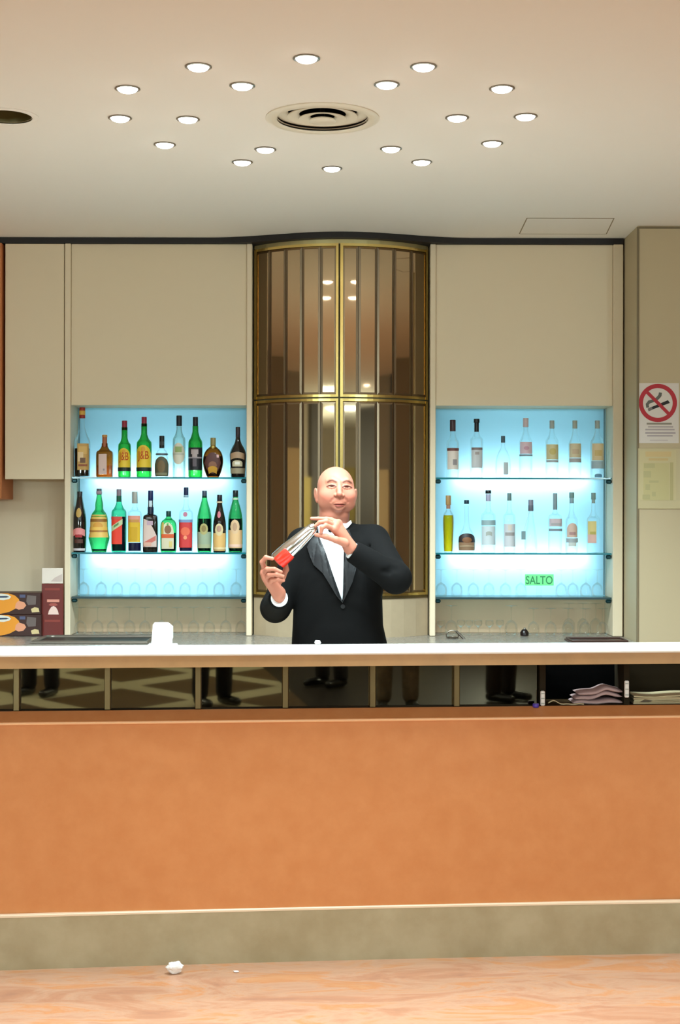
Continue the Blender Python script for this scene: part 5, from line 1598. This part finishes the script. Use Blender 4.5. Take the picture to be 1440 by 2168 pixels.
# ---------------- the shaker he holds
S0, S1 = Vector(H(587,1188,5.752)), Vector(H(667,1113,5.752))
ax = (S1-S0).normalized(); LS = (S1-S0).length
sk_ = thing('cocktail_shaker', tuple(S0), 'slim tapered steel shaker with red drink held between the two hands of the man', 'cocktail shaker')
def axis_lathe(prof, n=40, arc=None):
    mb = MB(); u = ax.cross(Vector((0,1,0))).normalized(); w = ax.cross(u)
    vs, fs = [], []
    for r, t in prof:
        for i in range(n):
            a = 2*math.pi*i/n if arc is None else math.pi-arc+2*arc*i/(n-1); vs.append(S0+ax*t+(u*math.cos(a)+w*math.sin(a))*r)
    for j in range(len(prof)-1):
        for i in range(n if arc is None else n-1):
            k_ = (i+1) % n; fs.append((j*n+i, j*n+k_, (j+1)*n+k_, (j+1)*n+i))
    fs.append(tuple(range(n))[::-1]); fs.append(tuple((len(prof)-1)*n+i for i in range(n)))
    return mb.add(vs, fs)
part('steel_body', axis_lathe([(.028,-.002),(.0335,.001),(.0355,.006),(.0345,.052),(.0350,.054),(.0300,LS*.52),(.0230,LS*.86),(.0205,LS*.90)]), M_chrome, sk_, True)
part('cap', axis_lathe([(.0212,LS*.895),(.0215,LS*.91),(.0190,LS*.97),(.0150,LS*1.0),(.004,LS*1.01)]), M_steel, sk_, True)
part('red_drink', axis_lathe([(.020,-.0045),(.0355,.000),(.0372,.006),(.0366,.052),(.0345,.060)], 32, math.radians(118)), pbr('drink_red', srgb(236,44,26), .25), sk_, True)  # opaque red shell standing in for the drink
# ================================================================== guests and lamps in the hall, seen only in the mirrors
def mirrored(px, D):
    n = Vector((-KB, 1, 0)).normalized(); p0 = Vector((0, 5.225, 0))
    v = Vector((PX(px, D), D, 0))
    return v - n*(2*(v-p0).dot(n))
_gs = Field((-.36, -.24, -.01), (.36, .24, 1.78), .013)
def gfield(fn):
    f = Field((-.40, -.28, -.01), (.40, .26, 1.80), .013); fn(f); return f.mesh(1)
def g_body(f):
    f.ell((0,0,1.64), (.075,.09,.115), .02).cap((0,.01,1.58), (0,.015,1.46), .055, .06, .02)
    f.ell((0,-.095,1.63), (.014,.018,.02), .01).ell((-.078,0,1.63), (.01,.018,.03), .01).ell((.078,0,1.63), (.01,.018,.03), .01)
    f.column([.82,1.0,1.2,1.36,1.45], [0]*5, [.01]*5, [.13,.13,.14,.14,.06], [.09,.09,.10,.09,.06], .03)
    for s in (-1, 1):
        f.chain([(s*.18,.01,1.42), (s*.23,.02,1.14), (s*.24,-.04,.90)], [.045,.036,.024], .02)
        f.cap((s*.24,-.045,.88), (s*.24,-.065,.80), .030, .024, .01)
        for k_ in range(4): f.chain([(s*.24,-.05-.013*k_+.01,.80), (s*.238,-.058-.013*k_+.01,.76), (s*.232,-.056-.013*k_+.01,.72)], [.0095,.009,.008], .004)
        f.chain([(s*.225,-.09,.85), (s*.215,-.10,.81), (s*.215,-.10,.78)], [.012,.011,.009], .006)
        f.chain([(s*.09,.01,.86), (s*.10,0,.48), (s*.10,.03,.09)], [.075,.05,.034], .02)
def g_top(f):
    f.column([.86,1.0,1.2,1.36,1.45], [0]*5, [.01]*5, [.185,.175,.18,.18,.09], [.13,.125,.13,.12,.08], .03)
    for s in (-1, 1): f.chain([(s*.18,.01,1.42), (s*.23,.02,1.14), (s*.24,-.03,.94)], [.062,.052,.040], .03)
    f.cap((0,.01,1.47), (0,.01,1.56), .06, .075, .01, 'sub')
def g_leg(f):
    f.column([.78,.92], [0]*2, [.01]*2, [.175,.172], [.125,.122], .02)
    for s in (-1, 1): f.chain([(s*.095,.01,.82), (s*.105,0,.48), (s*.11,.02,.10)], [.095,.076,.066], .02)
    f.below(.05)
def g_shoe(s):
    def fn(f):
        f.cap((s*.11,.05,.042), (s*.13,-.17,.036), .042, .036, .01); f.below(.004)
    return fn
GB_, GT_, GL_ = gfield(g_body), gfield(g_top), gfield(g_leg)
GS_ = [gfield(g_shoe(-1)), gfield(g_shoe(1))]
M_gskin = pbr('guest_skin', srgb(214,160,134), .5)
for i, (px, D, rot, top_c, leg_c, lab) in enumerate((
    (84, 12.5, .5, (40,40,48), (24,24,30), 'person in dark clothes in the hall, legs reflected leftmost in the bar mirror'),
    (452, 11.9, -.4, (30,30,36), (16,16,20), 'person in black trousers in the hall, reflected second from left in the bar mirror'),
    (842, 11.7, .1, (90,84,70), (150,136,110), 'person in khaki trousers standing in the hall, reflected right of centre in the bar mirror'),
    (700, 13.2, .9, (120,32,30), (34,30,30), 'person in a red top in the hall, dark legs reflected near the mirror centre'),
    (1065, 12.2, -.7, (44,40,40), (46,38,34), 'person in brown clothes standing in the hall, reflected left of the open recess'))):
    p = mirrored(px, D)
    g = thing('person', (0,0,0), lab, 'person')
    fmesh_obj('body', [GB_], M_gskin, g)
    fmesh_obj('jacket', [GT_], pbr('guest_top_%d_%d_%d' % top_c, srgb(*top_c), .8), g)
    fmesh_obj('trousers', [GL_], pbr('guest_legs_%d_%d_%d' % leg_c, srgb(*leg_c), .85, noise_amt=.45 if i == 2 else 0, noise_scale=14), g)
    for q in GS_: fmesh_obj('shoe', [q], pbr('black_leather', srgb(16,14,14), .25), g)
    g.location = (p.x, p.y, 0); g.rotation_euler = (0, 0, math.pi+rot)
rnd = random.Random(11)
for i in range(16):
    x = (-3.6, -2.3, -1.0, .4, 1.7, 3.0, 4.2, -4.4)[i % 8]+rnd.uniform(-.3,.3); y = rnd.uniform(-7.5, 1.2)
    copy_tree(dl, (x, y, HC), 'small lit spotlight in the hall ceiling, seen as a spark in the bronze mirror', 'hall ceiling spots mirrored in the cabinet')
